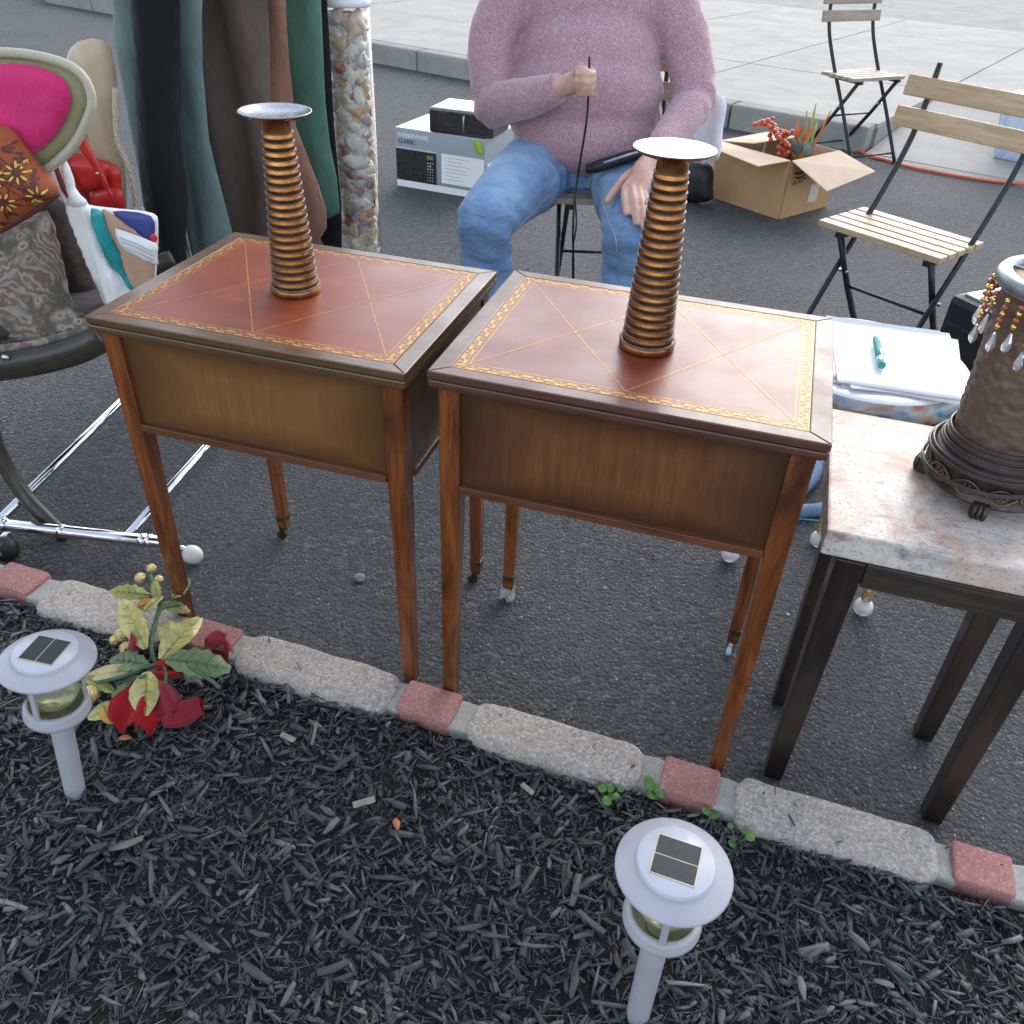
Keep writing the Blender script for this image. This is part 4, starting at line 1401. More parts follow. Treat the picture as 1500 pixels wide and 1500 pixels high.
leaf_mesh(mb, (cw - .016, -.0018, .205), (-.45, 0, .9), (0, -1, 0), .075, .045, .02, 0)
mb.build('green_leaf_print', M_PRINTG, cb)
mb = MB(); mb.box((cw + .0006, .13, .095), (.0012, .20, .13)); mb.build('side_panel_print', M_PRINTW, cb)
M_FILM = simple('dark_glossy_plastic', (.035, .028, .028), .14, 0, .5, 9, .4, 22, .01, coat=.8)
bl = thing('black_appliance', 'dark glossy plastic appliance lying on top of the microwave carton', 'appliance', (-.30, 4.30, ch), -.30)
mb = MB(); mb.box((0, .04, .055), (.32, .24, .11), bev=.012); ab = mb.build('housing', M_FILM, bl)
mb = MB(); mb.box((.085, -.0815, .055), (.10, .004, .08), bev=.001); mb.build('door_glass', M_PRINTB, ab)
mb = MB(); mb.tube([(.02, -.088, .02), (.02, -.092, .03), (.02, -.092, .08), (.02, -.088, .09)], .004, 8); mb.build('handle', M_STEEL, ab)

# ---------------------------------------------------------------- far right: cord, bin, chair behind the box
M_ORANGE = simple('orange_cord', (.62, .13, .05), .5, 0, .1, 20)
mb = MB()
oc = [(1.50, 5.95), (1.72, 5.78), (1.90, 5.62), (2.005, 5.489), (2.038, 5.366), (2.113, 5.287), (2.192, 5.166), (2.315, 5.071), (2.439, 4.995), (2.567, 4.934), (2.74, 4.896), (3.1, 4.80), (3.6, 4.75)]
mb.tube(spline([(x, y, .010) for x, y in oc], 6), .0085, 8)
tag(mb.build('extension_cord', M_ORANGE), 'orange extension cord along the far edge of the asphalt', 'cord')
M_BIN = simple('cloudy_blue_plastic', (.50, .60, .75), .25, 0, .1, 10, trans=.25)
tote = thing('storage_tote', 'cloudy blue plastic storage tote on the concrete behind the chair', 'storage box', (2.74, 5.36, .03), R(-38))
mb = MB()
mb.box((.26, .17, .15), (.60, .38, .30), bev=.03, taper=(.86, .82)); tbd = mb.build('tub', M_BIN, tote)
mb = MB(); mb.box((.26, .17, .309), (.63, .41, .022), bev=.008); mb.build('lid', M_WHITELAC, tote)
bistro('folding bistro chair half hidden behind the cardboard box', (1.86, 5.34, 0), R(28), W_SLAT2)
# bluish hose and thin teal line on the ground under the stool
M_HOSE = simple('blue_fabric_hose', (.10, .165, .27), .75, 0, .2, 60, .5, 180, .002)
M_TEALLINE = simple('teal_line', (.06, .35, .36), .5)
mb = MB(); mb.tube(spline([(.66, 1.69, .018), (.722, 1.695, .019), (.78, 1.715, .019), (.86, 1.80, .019), (.93, 1.95, .018), (.86, 2.02, .018), (.79, 1.86, .019), (.74, 1.79, .018), (.70, 1.74, .018)], 6), .0165, 10)
tag(mb.build('garden_hose', M_HOSE), 'blue fabric hose coiled on the asphalt under the painted stool', 'hose')
mb = MB(); mb.tube(spline([(.55, 1.70, .003), (.725, 1.682, .003), (.78, 1.680, .003), (1.0, 1.70, .003), (1.3, 1.66, .003)], 6), .0026, 7)
tag(mb.build('teal_cable', M_TEALLINE), 'thin teal cable lying straight on the asphalt beside the blue hose', 'cable')
# ================================================================ left side: clothes rack, coats, chair and handbags
OUT = {
    'white_bag': (1.7, [(-0.916, 0.782), (-0.898, 0.768), (-0.892, 0.735), (-0.897, 0.698), (-0.876, 0.686), (-0.815, 0.681), (-0.749, 0.675), (-0.745, 0.644), (-0.771, 0.543), (-0.796, 0.473), (-0.839, 0.427), (-0.893, 0.421), (-0.899, 0.483), (-0.916, 0.587), (-0.917, 0.684), (-0.918, 0.749)]),
    'wb_left': (1.682, [(-0.912, 0.695), (-0.887, 0.704), (-0.867, 0.689), (-0.863, 0.651), (-0.849, 0.568), (-0.816, 0.518), (-0.83, 0.435), (-0.883, 0.429), (-0.89, 0.491), (-0.906, 0.594)]),
    'wb_teal': (1.678, [(-0.857, 0.689), (-0.84, 0.683), (-0.838, 0.647), (-0.825, 0.599), (-0.825, 0.563), (-0.812, 0.521), (-0.828, 0.526), (-0.846, 0.576), (-0.86, 0.625), (-0.869, 0.659)]),
    'wb_tan': (1.687, [(-0.842, 0.683), (-0.821, 0.676), (-0.784, 0.647), (-0.756, 0.624), (-0.766, 0.548), (-0.799, 0.506), (-0.816, 0.517), (-0.829, 0.559), (-0.829, 0.595), (-0.842, 0.644)]),
    'wb_navy': (1.682, [(-0.82, 0.682), (-0.745, 0.677), (-0.747, 0.636), (-0.762, 0.626), (-0.788, 0.649)]),
    'wb_tab': (1.669, [(-0.819, 0.648), (-0.809, 0.65), (-0.743, 0.625), (-0.746, 0.6), (-0.751, 0.58), (-0.807, 0.606), (-0.819, 0.625)]),
    'wb_collar': (1.674, [(-0.893, 0.787), (-0.884, 0.775), (-0.879, 0.743), (-0.88, 0.72), (-0.864, 0.697), (-0.892, 0.685), (-0.909, 0.685), (-0.903, 0.731)]),
    'red_body': (2.08, [(-1.112, 0.679), (-1.089, 0.683), (-1.042, 0.677), (-0.978, 0.657), (-0.98, 0.608), (-0.99, 0.554), (-1.074, 0.553), (-1.096, 0.595), (-1.106, 0.642)]),
    'red_pocket': (2.05, [(-1.052, 0.602), (-0.996, 0.614), (-0.971, 0.609), (-0.974, 0.562), (-1.056, 0.558)]),
    'red_flap': (2.06, [(-1.099, 0.681), (-1.033, 0.678), (-0.987, 0.668), (-1.001, 0.624), (-1.057, 0.599), (-1.081, 0.63)]),
    'red_strap': (2.04, [(-1.042, 0.73), (-1.02, 0.742), (-0.995, 0.668), (-0.979, 0.586), (-0.988, 0.592), (-1.01, 0.657)]),
    'beige_body': (2.22, [(-1.087, 0.811), (-1.044, 0.9), (-0.967, 0.917), (-0.957, 0.846), (-0.981, 0.713), (-0.991, 0.594), (-1.016, 0.498), (-1.065, 0.486), (-1.059, 0.574), (-1.073, 0.656), (-1.094, 0.708)]),
    'beige_weave': (2.2, [(-1.077, 0.815), (-1.051, 0.809), (-1.041, 0.715), (-1.04, 0.63), (-1.045, 0.583), (-1.058, 0.613), (-1.078, 0.669), (-1.097, 0.713)]),
    'beige_rope': (2.16, [(-0.947, 0.827), (-0.967, 0.727), (-0.964, 0.691), (-0.956, 0.652), (-0.954, 0.608), (-0.959, 0.562)]),
    'khaki': (1.655, [(-1.065, 0.851), (-1.02, 0.943), (-0.916, 0.963), (-0.812, 0.946), (-0.789, 0.897), (-0.82, 0.842), (-0.863, 0.798), (-0.925, 0.761), (-0.949, 0.778), (-1.006, 0.8)]),
    'magenta': (1.62, [(-1.026, 0.871), (-0.98, 0.934), (-0.892, 0.948), (-0.831, 0.929), (-0.824, 0.891), (-0.853, 0.848), (-0.887, 0.817), (-0.928, 0.796), (-0.971, 0.814), (-1.013, 0.838)]),
    'orange': (1.6, [(-1.105, 0.826), (-1.021, 0.853), (-0.939, 0.85), (-0.928, 0.838), (-0.91, 0.797), (-0.892, 0.767), (-0.878, 0.755), (-0.875, 0.737), (-0.917, 0.71), (-0.964, 0.683), (-1.01, 0.66), (-1.117, 0.619), (-1.177, 0.637)]),
    'pillow': (1.64, [(-1.226, 0.607), (-1.125, 0.623), (-1.036, 0.646), (-0.973, 0.676), (-0.94, 0.685), (-0.934, 0.635), (-0.936, 0.529), (-0.934, 0.484), (-0.878, 0.467), (-0.88, 0.433), (-0.966, 0.408), (-1.058, 0.395), (-1.15, 0.384), (-1.268, 0.385), (-1.296, 0.428)]),
    'chair_back': (1.78, [(-1.031, 0.71), (-1.007, 0.684), (-0.966, 0.658), (-0.955, 0.571), (-0.936, 0.472), (-0.938, 0.412), (-1.002, 0.396), (-1.097, 0.391), (-1.192, 0.386), (-1.384, 0.377), (-1.358, 0.597), (-1.236, 0.687)]),
    'dark_coat': (2.15, [(-0.866, 1.145), (-0.895, 0.995), (-0.95, 0.73), (-0.972, 0.564), (-0.984, 0.442), (-0.997, 0.292), (-0.913, 0.296), (-0.859, 0.552), (-0.841, 0.735), (-0.788, 1.0), (-0.758, 1.149)]),
    'teal_coat': (2.25, [(-0.839, 1.143), (-0.866, 0.987), (-0.902, 0.768), (-0.911, 0.64), (-0.925, 0.519), (-0.963, 0.292), (-0.787, 0.34), (-0.784, 0.454), (-0.79, 0.569), (-0.8, 0.694), (-0.79, 0.849), (-0.764, 0.991), (-0.736, 1.147)]),
    'taupe_coat': (2.38, [(-0.795, 1.141), (-0.815, 0.977), (-0.843, 0.746), (-0.841, 0.611), (-0.832, 0.485), (-0.839, 0.309), (-0.725, 0.314), (-0.705, 0.491), (-0.686, 0.692), (-0.666, 0.895), (-0.643, 1.147)]),
    'rose_jacket': (2.46, [(-0.676, 1.144), (-0.697, 0.974), (-0.721, 0.736), (-0.735, 0.541), (-0.746, 0.366), (-0.723, 0.322), (-0.646, 0.326), (-0.59, 0.357), (-0.6, 0.377), (-0.577, 0.41), (-0.574, 0.463), (-0.592, 0.538), (-0.615, 0.611), (-0.642, 0.677), (-0.637, 0.822), (-0.627, 0.977), (-0.615, 1.146)]),
    'green_coat': (2.6, [(-0.645, 1.142), (-0.654, 0.963), (-0.651, 0.748), (-0.653, 0.584), (-0.659, 0.39), (-0.607, 0.388), (-0.568, 0.407), (-0.568, 0.507), (-0.579, 0.606), (-0.581, 0.716), (-0.574, 0.902), (-0.563, 1.145)]),
    'black_coat': (2.7, [(-0.63, 1.14), (-0.632, 0.954), (-0.639, 0.694), (-0.649, 0.481), (-0.665, 0.221), (-0.598, 0.224), (-0.583, 0.401), (-0.585, 0.627), (-0.577, 0.89), (-0.567, 1.142)]),
}
M_CHROME = simple('chrome', (.80, .80, .82), .09, 1.0, .06, 60)
M_WHITEPL = simple('white_plastic', (.74, .72, .68), .35, 0, .06, 60)
rack = thing('clothes_rack', 'chrome rolling clothes rack whose base tubes show beneath the left table', 'clothes rack', (0, 0, 0))
def tubeobj(name, pts, r, mat, parent, n=14):
    mb = MB(); mb.tube(pts, r, n); return mb.build(name, mat, parent)
ft = tubeobj('base_tube', [(-1.30, 1.468, .055), (-.722, 1.411, .055)], .0135, M_CHROME, rack)
for x in (-.985, -.800, -.785, -1.12):
    y = 1.468 - (x + 1.30) * .0986
    tubeobj('clamp_band', [(x - .006, y + .0006, .055), (x + .006, y - .0006, .055)], .0155, M_CHROME, ft)
tubeobj('base_tube', [(-1.142, 1.455, .052), (-1.088, 2.00, .052), (-1.00, 2.90, .052)], .0105, M_CHROME, rack)
tubeobj('base_tube', [(-.842, 1.425, .052), (-.786, 1.808, .052), (-.62, 2.90, .052)], .0105, M_CHROME, rack)
tubeobj('cross_tube', [(-1.066, 2.215, .052), (-.722, 2.215, .052)], .009, M_CHROME, rack)
tubeobj('cross_tube', [(-1.01, 2.84, .052), (-.63, 2.84, .052)], .009, M_CHROME, rack)
tubeobj('upright', [(-.90, 2.215, .052), (-.90, 2.215, 1.52)], .011, M_CHROME, rack)
tubeobj('upright', [(-.74, 2.84, .052), (-.74, 2.84, 1.52)], .011, M_CHROME, rack)
RA, RB = Vector((-.932, 2.08, 1.52)), Vector((-.70, 2.98, 1.52))
tubeobj('rail', [RA, RB], .012, M_CHROME, rack)
for (x, y, m_, r_) in ((-.697, 1.413, M_WHITEPL, .023), (-1.098, 1.395, M_RUBBER, .030), (-1.01, 2.86, M_RUBBER, .026), (-.63, 2.87, M_RUBBER, .026)):
    mb = MB(); mb.sphere((x, y, r_ + .002), r_, 18, 12, (1, .82, 1)); w = mb.build('caster_wheel', m_, rack)
    mb = MB()
    if m_ is M_WHITEPL:
        mb.tube([(x - .03, y, r_ + .022), (x - .012, y, r_ + .016)], .007, 10)
    else:
        mb.box((x, y, r_ + .016), (.016, r_ * 1.85, .026), bev=.003)
    mb.build('caster_fork', M_CHROME, w)

def cloth(name, col, var=.12, rough=.88, sheen=.06, weave=900, wrinkle=.6, metal=0):
    m, nt, b = new_mat(name)
    v = coord(nt)
    c = ramp(nt, noise(nt, v, 9, 5, .6), [(.3, tuple(q * (1 - var) for q in col)), (.7, tuple(min(1, q * (1 + var)) for q in col))])
    w = noise(nt, v, weave, 2)
    c = mix(nt, .25, c, mix(nt, w, tuple(q * .6 for q in col), tuple(min(1, q * 1.4) for q in col)))
    wr = noise(nt, coord(nt, (1, 1, .5)), 22, 4, .6, .8)
    n1 = bump(nt, wr, wrinkle, .010)
    put(nt, b, col=c, rough=rough, spec=.25, sheen=sheen, normal=bump(nt, w, .25, .0008, n1))
    return m
def drape(a, k, ph, lean=0.0, a2=.004):
    def f(u, v):
        return a * math.sin(u * k + ph + 1.4 * math.sin(v * 4 + ph)) + a2 * math.sin(u * k * 2.7 + v * 9 + ph * 2) + lean * v
    return f
COATS = [('dark_coat', 'near-black coat hanging at the front end of the rack beside the beige bag', (.008, .010, .010), (.016, 55, .4), [(0, .02)]),
         ('teal_coat', 'grey-teal coat hanging on the rack behind the corner of the left table', (.125, .185, .180), (.020, 38, 1.2), []),
         ('taupe_coat', 'taupe brown coat hanging just left of the left candlestick', (.095, .070, .058), (.022, 52, 2.1), []),
         ('rose_jacket', 'rose-brown jacket with gathered hem hanging right behind the left candlestick', (.26, .130, .090), (.012, 44, 3.0), []),
         ('green_coat', 'sage green coat hanging between the rose-brown jacket and the shell column', (.075, .165, .115), (.005, 40, .7), []),
         ('black_coat', 'black coat at the far end of the rack beside the shell column', (.006, .006, .007), (.008, 50, .2), [])]
EXT = {'taupe_coat': -.98, 'rose_jacket': -.93, 'green_coat': -.90, 'black_coat': -.88, 'teal_coat': -1.02}
for nm, lab, colr, dp, _ in COATS:
    y, o = OUT[nm]
    o = [tuple(q) for q in o]
    if nm in EXT:
        # the left half of the coat hangs out of sight behind the ones in front of it
        zlo = min(q[1] for q in o)
        i0 = max(range(len(o)), key=lambda i: (o[i][1] > 1.1, -o[i][0]))
        keep = [q for q in o]
        xl = EXT[nm]
        top_l = min((q for q in o if q[1] > 1.1), key=lambda q: q[0])
        bot_l = min((q for q in o if q[1] < zlo + .06), key=lambda q: q[0])
        ia, ib = o.index(top_l), o.index(bot_l)
        o = o[ib:] + [(xl + .08, 1.145), (xl + .02, .9), (xl, zlo + .02)] if ia == 0 else o
    xr = max(q[0] for q in o if q[1] > 1.1); xl_ = min(q[0] for q in o if q[1] > 1.1)
    t_ = (y - RA.y) / (RB.y - RA.y)
    xc = RA.x + (RB.x - RA.x) * t_
    # shoulders and collar, going from the right edge over the top to the left edge
    k = [i for i, q in enumerate(o) if q[0] == xr and q[1] > 1.1][0]
    sh = [(max(xr - .02, xc + .05), 1.36), (xc + .05, 1.43), (xc - .05, 1.43), (min(xl_ + .02, xc - .06), 1.36)]
    o2 = o[:k + 1] + sh + o[k + 1:]
    mb = MB()
    puff(mb, o2, .026, upright(y), .022, .05, drape(*dp))
    cm = cloth(nm + '_cloth', colr, .18)
    g = mb.build(nm, cm)
    tag(g, lab, 'coat', 'coats hanging on the rack')
    mb = MB(); mb.tube(spline([(xc, y, 1.42), (xc, y, 1.50), (xc, y + .014, 1.545), (xc, y + .002, 1.552), (xc, y - .014, 1.54)], 4), .002, 6)
    mb.build('hanger_hook', M_STEEL, g)
mb = MB(); mb.tube([(-.620, 2.452, .352), (-.60, 2.45, .40), (-.585, 2.45, .47), (-.595, 2.45, .53)], .006, 8)
mb.build('hem_cuff', bpy.data.materials['rose_jacket_cloth'], bpy.data.objects['rose_jacket'])

# ---------------------------------------------------------------- shell column
M_GLASS = None
def glass_mat():
    m, nt, b = new_mat('column_glass')
    nt.nodes.remove(b)
    out = nt.nodes['Material Output']
    tr = nd(nt, 'ShaderNodeBsdfTransparent', None, Color=(.96, .97, .97))
    gl = nd(nt, 'ShaderNodeBsdfGlossy', None, Roughness=.04)
    fr = nd(nt, 'ShaderNodeLayerWeight', None, Blend=.5)
    mx = nd(nt, 'ShaderNodeMixShader')
    nt.links.new(mth(nt, 'ADD', mth(nt, 'MULTIPLY', mth(nt, 'POWER', fr.outputs['Facing'], 4.0), .35), .035), mx.inputs[0]); nt.links.new(tr.outputs[0], mx.inputs[1]); nt.links.new(gl.outputs[0], mx.inputs[2])
    nt.links.new(mx.outputs[0], out.inputs['Surface'])
    return m
M_GLASS = glass_mat()
sc_x, sc_y, sc_r = -.548, 2.80, .070
col = thing('shell_column', 'tall clear glass column filled with seashells behind the left table', 'decoration', (sc_x, sc_y, 0))
mb = MB(); mb.lathe([(.0001, 0), (.078, 0), (.080, .004), (.080, .022), (.076, .028), (.0001, .028)], 40); mb.build('foot', M_WHITELAC, col)
mb = MB(); mb.lathe([(sc_r, .028), (sc_r, .93), (sc_r - .004, .93), (sc_r - .004, .028)], 40); mb.build('glass_cylinder', M_GLASS, col)
mb = MB(); mb.lathe([(.0001, .935), (.072, .935), (.075, .94), (.075, .955), (.060, .968), (.0001, .97)], 40); mb.build('lid', M_WHITELAC, col)
M_SHELLS = []
for nm, a, b_ in (('shell_white', (.70, .61, .51), (.82, .74, .65)), ('shell_cream', (.66, .46, .25), (.78, .62, .42)), ('shell_orange', (.66, .28, .10), (.74, .44, .22)), ('shell_pink', (.60, .36, .28), (.74, .54, .45)), ('shell_grey', (.36, .31, .27), (.58, .52, .46)), ('shell_rust', (.30, .10, .06), (.45, .22, .14))):
    m, nt, b = new_mat(nm)
    v = coord(nt)
    w = wave(nt, coord(nt, (70, 70, 190)), 1.0, 3.5, 3, 1.2, 'BANDS', 'Z')
    c = mix(nt, ramp(nt, noise(nt, v, 60, 3), [(.35, 0.0), (.6, 1.0)]), a, b_)
    c = mix(nt, mth(nt, 'MULTIPLY', w, .28), c, tuple(q * .55 for q in a))
    put(nt, b, col=c, rough=.4, coat=.2, normal=bump(nt, w, .3, .002))
    M_SHELLS.append(m)
def shell_mesh(kind, mat, seed):
    mb = MB()
    r = random.Random(seed)
    if kind == 'cone':            # a whelk or conch: whorled spire and tapering tail
        prof = []
        n = 22
        for i in range(n + 1):
            t = i / n
            if t < .4:
                rr = .52 * (t / .4) ** .85 * (1 - .16 * abs(math.sin(t / .4 * math.pi * 3.5)))
            else:
                rr = .52 * (1 - ((t - .4) / .6) ** 1.35) + .03
            prof.append((max(.004, rr * .040), (t - .4) * .078))
        mb.lathe(prof, 14)
        mb.v = [(x * (1 + .18 * math.sin(math.atan2(y, x) + z * 60)), y * .82, z) for x, y, z in mb.v]
    elif kind == 'scallop':
        n, m = 14, 6
        for s in (0, -1):
            pass
        vs, fs = [], []
        for i in range(n + 1):
            a = R(-62) + R(124) * i / n
            for j in range(m + 1):
                t = j / m
                rr = .042 * t * (1 + .04 * math.cos(i * math.pi))
                z = .014 * math.sin(t * math.pi * .72) * (1 - .4 * (i / n * 2 - 1) ** 2) + .0016 * math.cos(i * math.pi) * t
                vs.append((rr * math.sin(a), rr * math.cos(a) - .02, z))
        N = len(vs)
        vs += [(x, y, z - .0022) for x, y, z in vs]
        for i in range(n):
            for j in range(m):
                q = (i * (m + 1) + j, (i + 1) * (m + 1) + j, (i + 1) * (m + 1) + j + 1, i * (m + 1) + j + 1)
                fs.append(q); fs.append(tuple(N + k for k in reversed(q)))
            fs.append((i * (m + 1) + m, (i + 1) * (m + 1) + m, N + (i + 1) * (m + 1) + m, N + i * (m + 1) + m))
        mb.add(vs, fs, True)
    else:                          # a rounded moon shell or cowrie
        mb.sphere((0, 0, 0), .020, 14, 9, (1, .8, 1.3))
        mb.v = [(x * (1 + .12 * math.sin(4 * math.atan2(y, x) + z * 120)), y, z) for x, y, z in mb.v]
    o = mb.build('shell', mat, col)
    return o
protos = [shell_mesh(k, M_SHELLS[i], 5 + n_) for n_, (k, i) in enumerate((('cone', 1), ('cone', 0), ('cone', 2), ('scallop', 0), ('scallop', 1), ('scallop', 3), ('cone', 3), ('ball', 0), ('ball', 4), ('ball', 5), ('cone', 4)))]
nsh = 240
for k in range(nsh):
    p = protos[k % len(protos)] if k < len(protos) else protos[rnd.choice([0, 0, 1, 1, 2, 3, 3, 4, 5, 6, 7, 7, 8, 9, 10])]
    o = p if k < len(protos) else p.copy()
    if k >= len(protos):
        COL.objects.link(o); o.parent = col
    # most of them lie against the glass on the side that can be seen
    an = R(-90) + rnd.uniform(-1.9, 1.9) if k % 5 else rnd.uniform(0, math.tau)
    s = rnd.uniform(.70, 1.30)
    flat_ = 'scallop' in o.data.name or p in protos[3:6]
    rr = sc_r - .006 - (.016 if flat_ else .017) * s
    z = .05 + .86 * ((k * .61803) % 1.0)
    o.location = (rr * math.cos(an), rr * math.sin(an), z)
    n_ = Vector((math.cos(an), math.sin(an), rnd.uniform(-.15, .15))).normalized()
    be = rnd.uniform(0, math.tau)
    t_ = Vector((-math.sin(an), math.cos(an), 0)) * math.cos(be) + Vector((0, 0, 1)) * math.sin(be)
    t_ = (t_ - n_ * t_.dot(n_)).normalized()
    # the long side of each shell lies along the glass
    zx = n_ if flat_ else t_
    yx = t_ if flat_ else n_
    o.rotation_euler = Matrix((yx.cross(zx), yx, zx)).transposed().to_euler()
    o.scale = (s, s * rnd.uniform(.8, 1), s)
mb = MB(); mb.lathe([(.0001, .03), (sc_r - .019, .03), (sc_r - .019, .92), (.0001, .92)], 20); mb.build('filler_core', simple('pale_filler', (.70, .63, .54), .9, 0, .4, 120, .8, 120, .01), col)  # added pale core, kept wide so the gaps between shells stay light

# ---------------------------------------------------------------- x-frame chair with tapestry cushions
M_DKWOOD = simple('dark_olive_wood', (.030, .026, .019), .42, 0, .3, 20, coat=.25)
def tapestry(name, cols, scale):
    m, nt, b = new_mat(name)
    v = coord(nt)
    wv = nd(nt, 'ShaderNodeVectorMath', {'operation': 'ADD'}); nt.links.new(v, wv.inputs[0])
    s2 = nd(nt, 'ShaderNodeVectorMath', {'operation': 'SCALE'}); nt.links.new(noise(nt, v, scale * .5, 3, out='Color'), s2.inputs[0]); s2.inputs['Scale'].default_value = .05
    nt.links.new(s2.outputs[0], wv.inputs[1])
    w = wv.outputs[0]
    d = voro(nt, w, scale, 'F1')
    blossoms = ramp(nt, d, [(.10, cols[0]), (.22, cols[1]), (.42, cols[2]), (.58, cols[3])])
    swirl = wave(nt, w, scale * .8, 9, 3, .8, 'RINGS')
    c = mix(nt, ramp(nt, noise(nt, v, scale * .28, 3), [(.47, 0.0), (.56, 1.0)]), blossoms, ramp(nt, swirl, [(.25, cols[4]), (.5, cols[2]), (.8, cols[5])]))
    thr = noise(nt, v, 480, 2)
    c = mix(nt, .2, c, mix(nt, thr, (.02, .018, .016), tuple(min(1, q * 1.5) for q in cols[1])))
    put(nt, b, col=c, rough=.75, sheen=.2, normal=bump(nt, mth(nt, 'ADD', thr, d), .5, .003))
    return m
TAP_L = tapestry('pale_floral_tapestry', [(.040, .034, .024), (.40, .34, .28), (.16, .135, .105), (.045, .042, .028), (.13, .055, .048), (.30, .24, .21)], 36)
TAP_D = tapestry('dark_floral_tapestry', [(.016, .010, .008), (.075, .046, .038), (.028, .017, .013), (.010, .007, .006), (.036, .014, .011), (.05, .032, .024)], 28)
xch = thing('tapestry_chair', 'dark curved-leg chair with floral tapestry seat left of the tables', 'chair', (0, 0, 0))
def bent(name, pts, r, flat=1.0, n=12, mat=None, parent=None):
    mb = MB(); mb.tube(spline(pts, 6), r, n, flat=flat); return mb.build(name, mat or M_DKWOOD, parent or xch)
fr_ = bent('front_rail', [(-1.46, 1.40, .50), (-1.30, 1.45, .445), (-1.16, 1.50, .408), (-1.04, 1.545, .403), (-.94, 1.585, .416), (-.875, 1.612, .440)], .0200, 1.7)
for (x, y, z) in ((-1.035, 1.522, .428),):
    mb = MB(); mb.sphere((x, y, z), .008, 12, 8, (1, .5, 1)); mb.build('screw_cap', M_STEEL, fr_)
mb = MB(); mb.sphere((-.892, 1.600, .418), .010, 10, 8); mb.build('peg', M_DKWOOD, fr_)
bent('back_rail', [(-1.46, 1.84, .50), (-1.30, 1.89, .445), (-1.16, 1.94, .416), (-1.04, 1.985, .412), (-.94, 2.02, .425), (-.875, 2.05, .448)], .0165, 1.55)
bent('leg', [(-1.010, 1.478, .004), (-1.045, 1.488, .045), (-1.085, 1.50, .10), (-1.112, 1.51, .18), (-1.118, 1.52, .26), (-1.10, 1.535, .35), (-1.07, 1.545, .405)], .0165, 1.0)
bent('leg', [(-1.62, 1.36, .004), (-1.58, 1.37, .05), (-1.54, 1.385, .12), (-1.50, 1.39, .22), (-1.46, 1.40, .36), (-1.43, 1.41, .48)], .0165)
bent('leg', [(-1.50, 1.93, .004), (-1.47, 1.94, .05), (-1.44, 1.95, .12), (-1.40, 1.955, .24), (-1.33, 1.96, .36), (-1.25, 1.975, .44)], .0165)
bent('leg', [(-1.72, 1.80, .004), (-1.68, 1.81, .05), (-1.64, 1.82, .12), (-1.60, 1.83, .22), (-1.54, 1.84, .36), (-1.46, 1.845, .49)], .0165)
mb = MB()
mb.box((-1.165, 1.755, .456), (.55, .40, .045), (0, 0, .32), bev=.018); mb.build('seat_cushion', TAP_D, xch)
mb = MB(); mb.tube(spline([(-1.42, 1.41, .520), (-1.20, 1.487, .454), (-1.04, 1.545, .440), (-.94, 1.585, .452), (-.88, 1.61, .470)], 6), .008, 8); mb.build('seat_piping', TAP_L, xch)
y, o = OUT['chair_back']
mb = MB(); puff(mb, o + [], .035, upright(y), .02, .05, drape(.004, 20, 1)); mb.build('back_cushion', TAP_D, xch)
for x in (-1.43, -1.09):
    bent('back_post', [(x, 2.03, .42), (x, 2.035, .60), (x - .01, 2.05, .80)], .014)
y, o = OUT['pillow']
mb = MB(); puff(mb, [tuple(q) for q in o], .052, upright(y, .10, .50), .018, .08, drape(.003, 25, 0)); pil = mb.build('cushion', TAP_L)
tag(pil, 'pale floral tapestry cushion leaning under the orange bag on the chair', 'cushion')

# ---------------------------------------------------------------- handbags
from mathutils.bvhtree import BVHTree
def onto(bvh, x, z, lift=.0012, y0=0.0):
    h = bvh.ray_cast(Vector((x, y0, z)), Vector((0, 1, 0)))
    return (h[0] + Vector((0, -lift, 0))) if h[0] is not None else None
M_ORBAG = cloth('orange_bag_cloth', (.34, .085, .032), .12, .6, .05, 500, .2)
M_MAROON = simple('maroon_print', (.10, .022, .018), .6)
M_YELPET = simple('yellow_print', (.72, .42, .075), .6, 0, .3, 200)
M_KHAKI = cloth('khaki_cloth', (.30, .285, .155), .1, .7)
M_KHAKIL = cloth('pale_khaki_trim', (.46, .42, .32), .1, .6)
M_MAGENTA = cloth('magenta_lining', (.62, .020, .150), .1, .6, .3)
y, o = OUT['khaki']
mb = MB(); puff(mb, closed_spline(o, 4), .02, upright(y), .018, .06); kb = mb.build('shopping_tote', M_KHAKI)
tag(kb, 'khaki tote with magenta lining showing, above the orange bag', 'bag', 'bags on and round the chair')
y, o = OUT['magenta']
mb = MB(); puff(mb, closed_spline(o, 4), .010, upright(1.631), .018, .02); mb.build('lining', M_MAGENTA, kb)
ko = [Vector(q) for q in closed_spline(OUT['khaki'][1], 4)]
mb = MB(); mb.tube([(q.x, 1.640, q.y) for q in ko], .0085, 8, closed=True); mb.build('rim_trim', M_KHAKIL, kb)
y, o = OUT['orange']
mb = MB(); puff(mb, [tuple(q) for q in o], .045, upright(y), .016, .05, drape(.002, 16, 0)); bv = BVHTree.FromPolygons(mb.v, mb.f)
ob = mb.build('floral_bag', M_ORBAG)
tag(ob, 'orange bag printed with yellow daisies on the tapestry cushion', 'bag', 'bags on and round the chair')
pet, mar = MB(), MB()
def on_ell(mb_, cx, cz, an, L, W, bvh, lift):
    d = Vector((math.cos(an), math.sin(an))); s = Vector((-d.y, d.x))
    pts = []
    for k in range(10):
        t = k / 10 * math.tau
        q = Vector((cx, cz)) + d * (math.cos(t) * L / 2) + s * (math.sin(t) * W / 2)
        p = onto(bvh, q.x, q.y, lift)
        if p is None:
            return
        pts.append(p)
    mb_.add(pts, [tuple(range(10))])
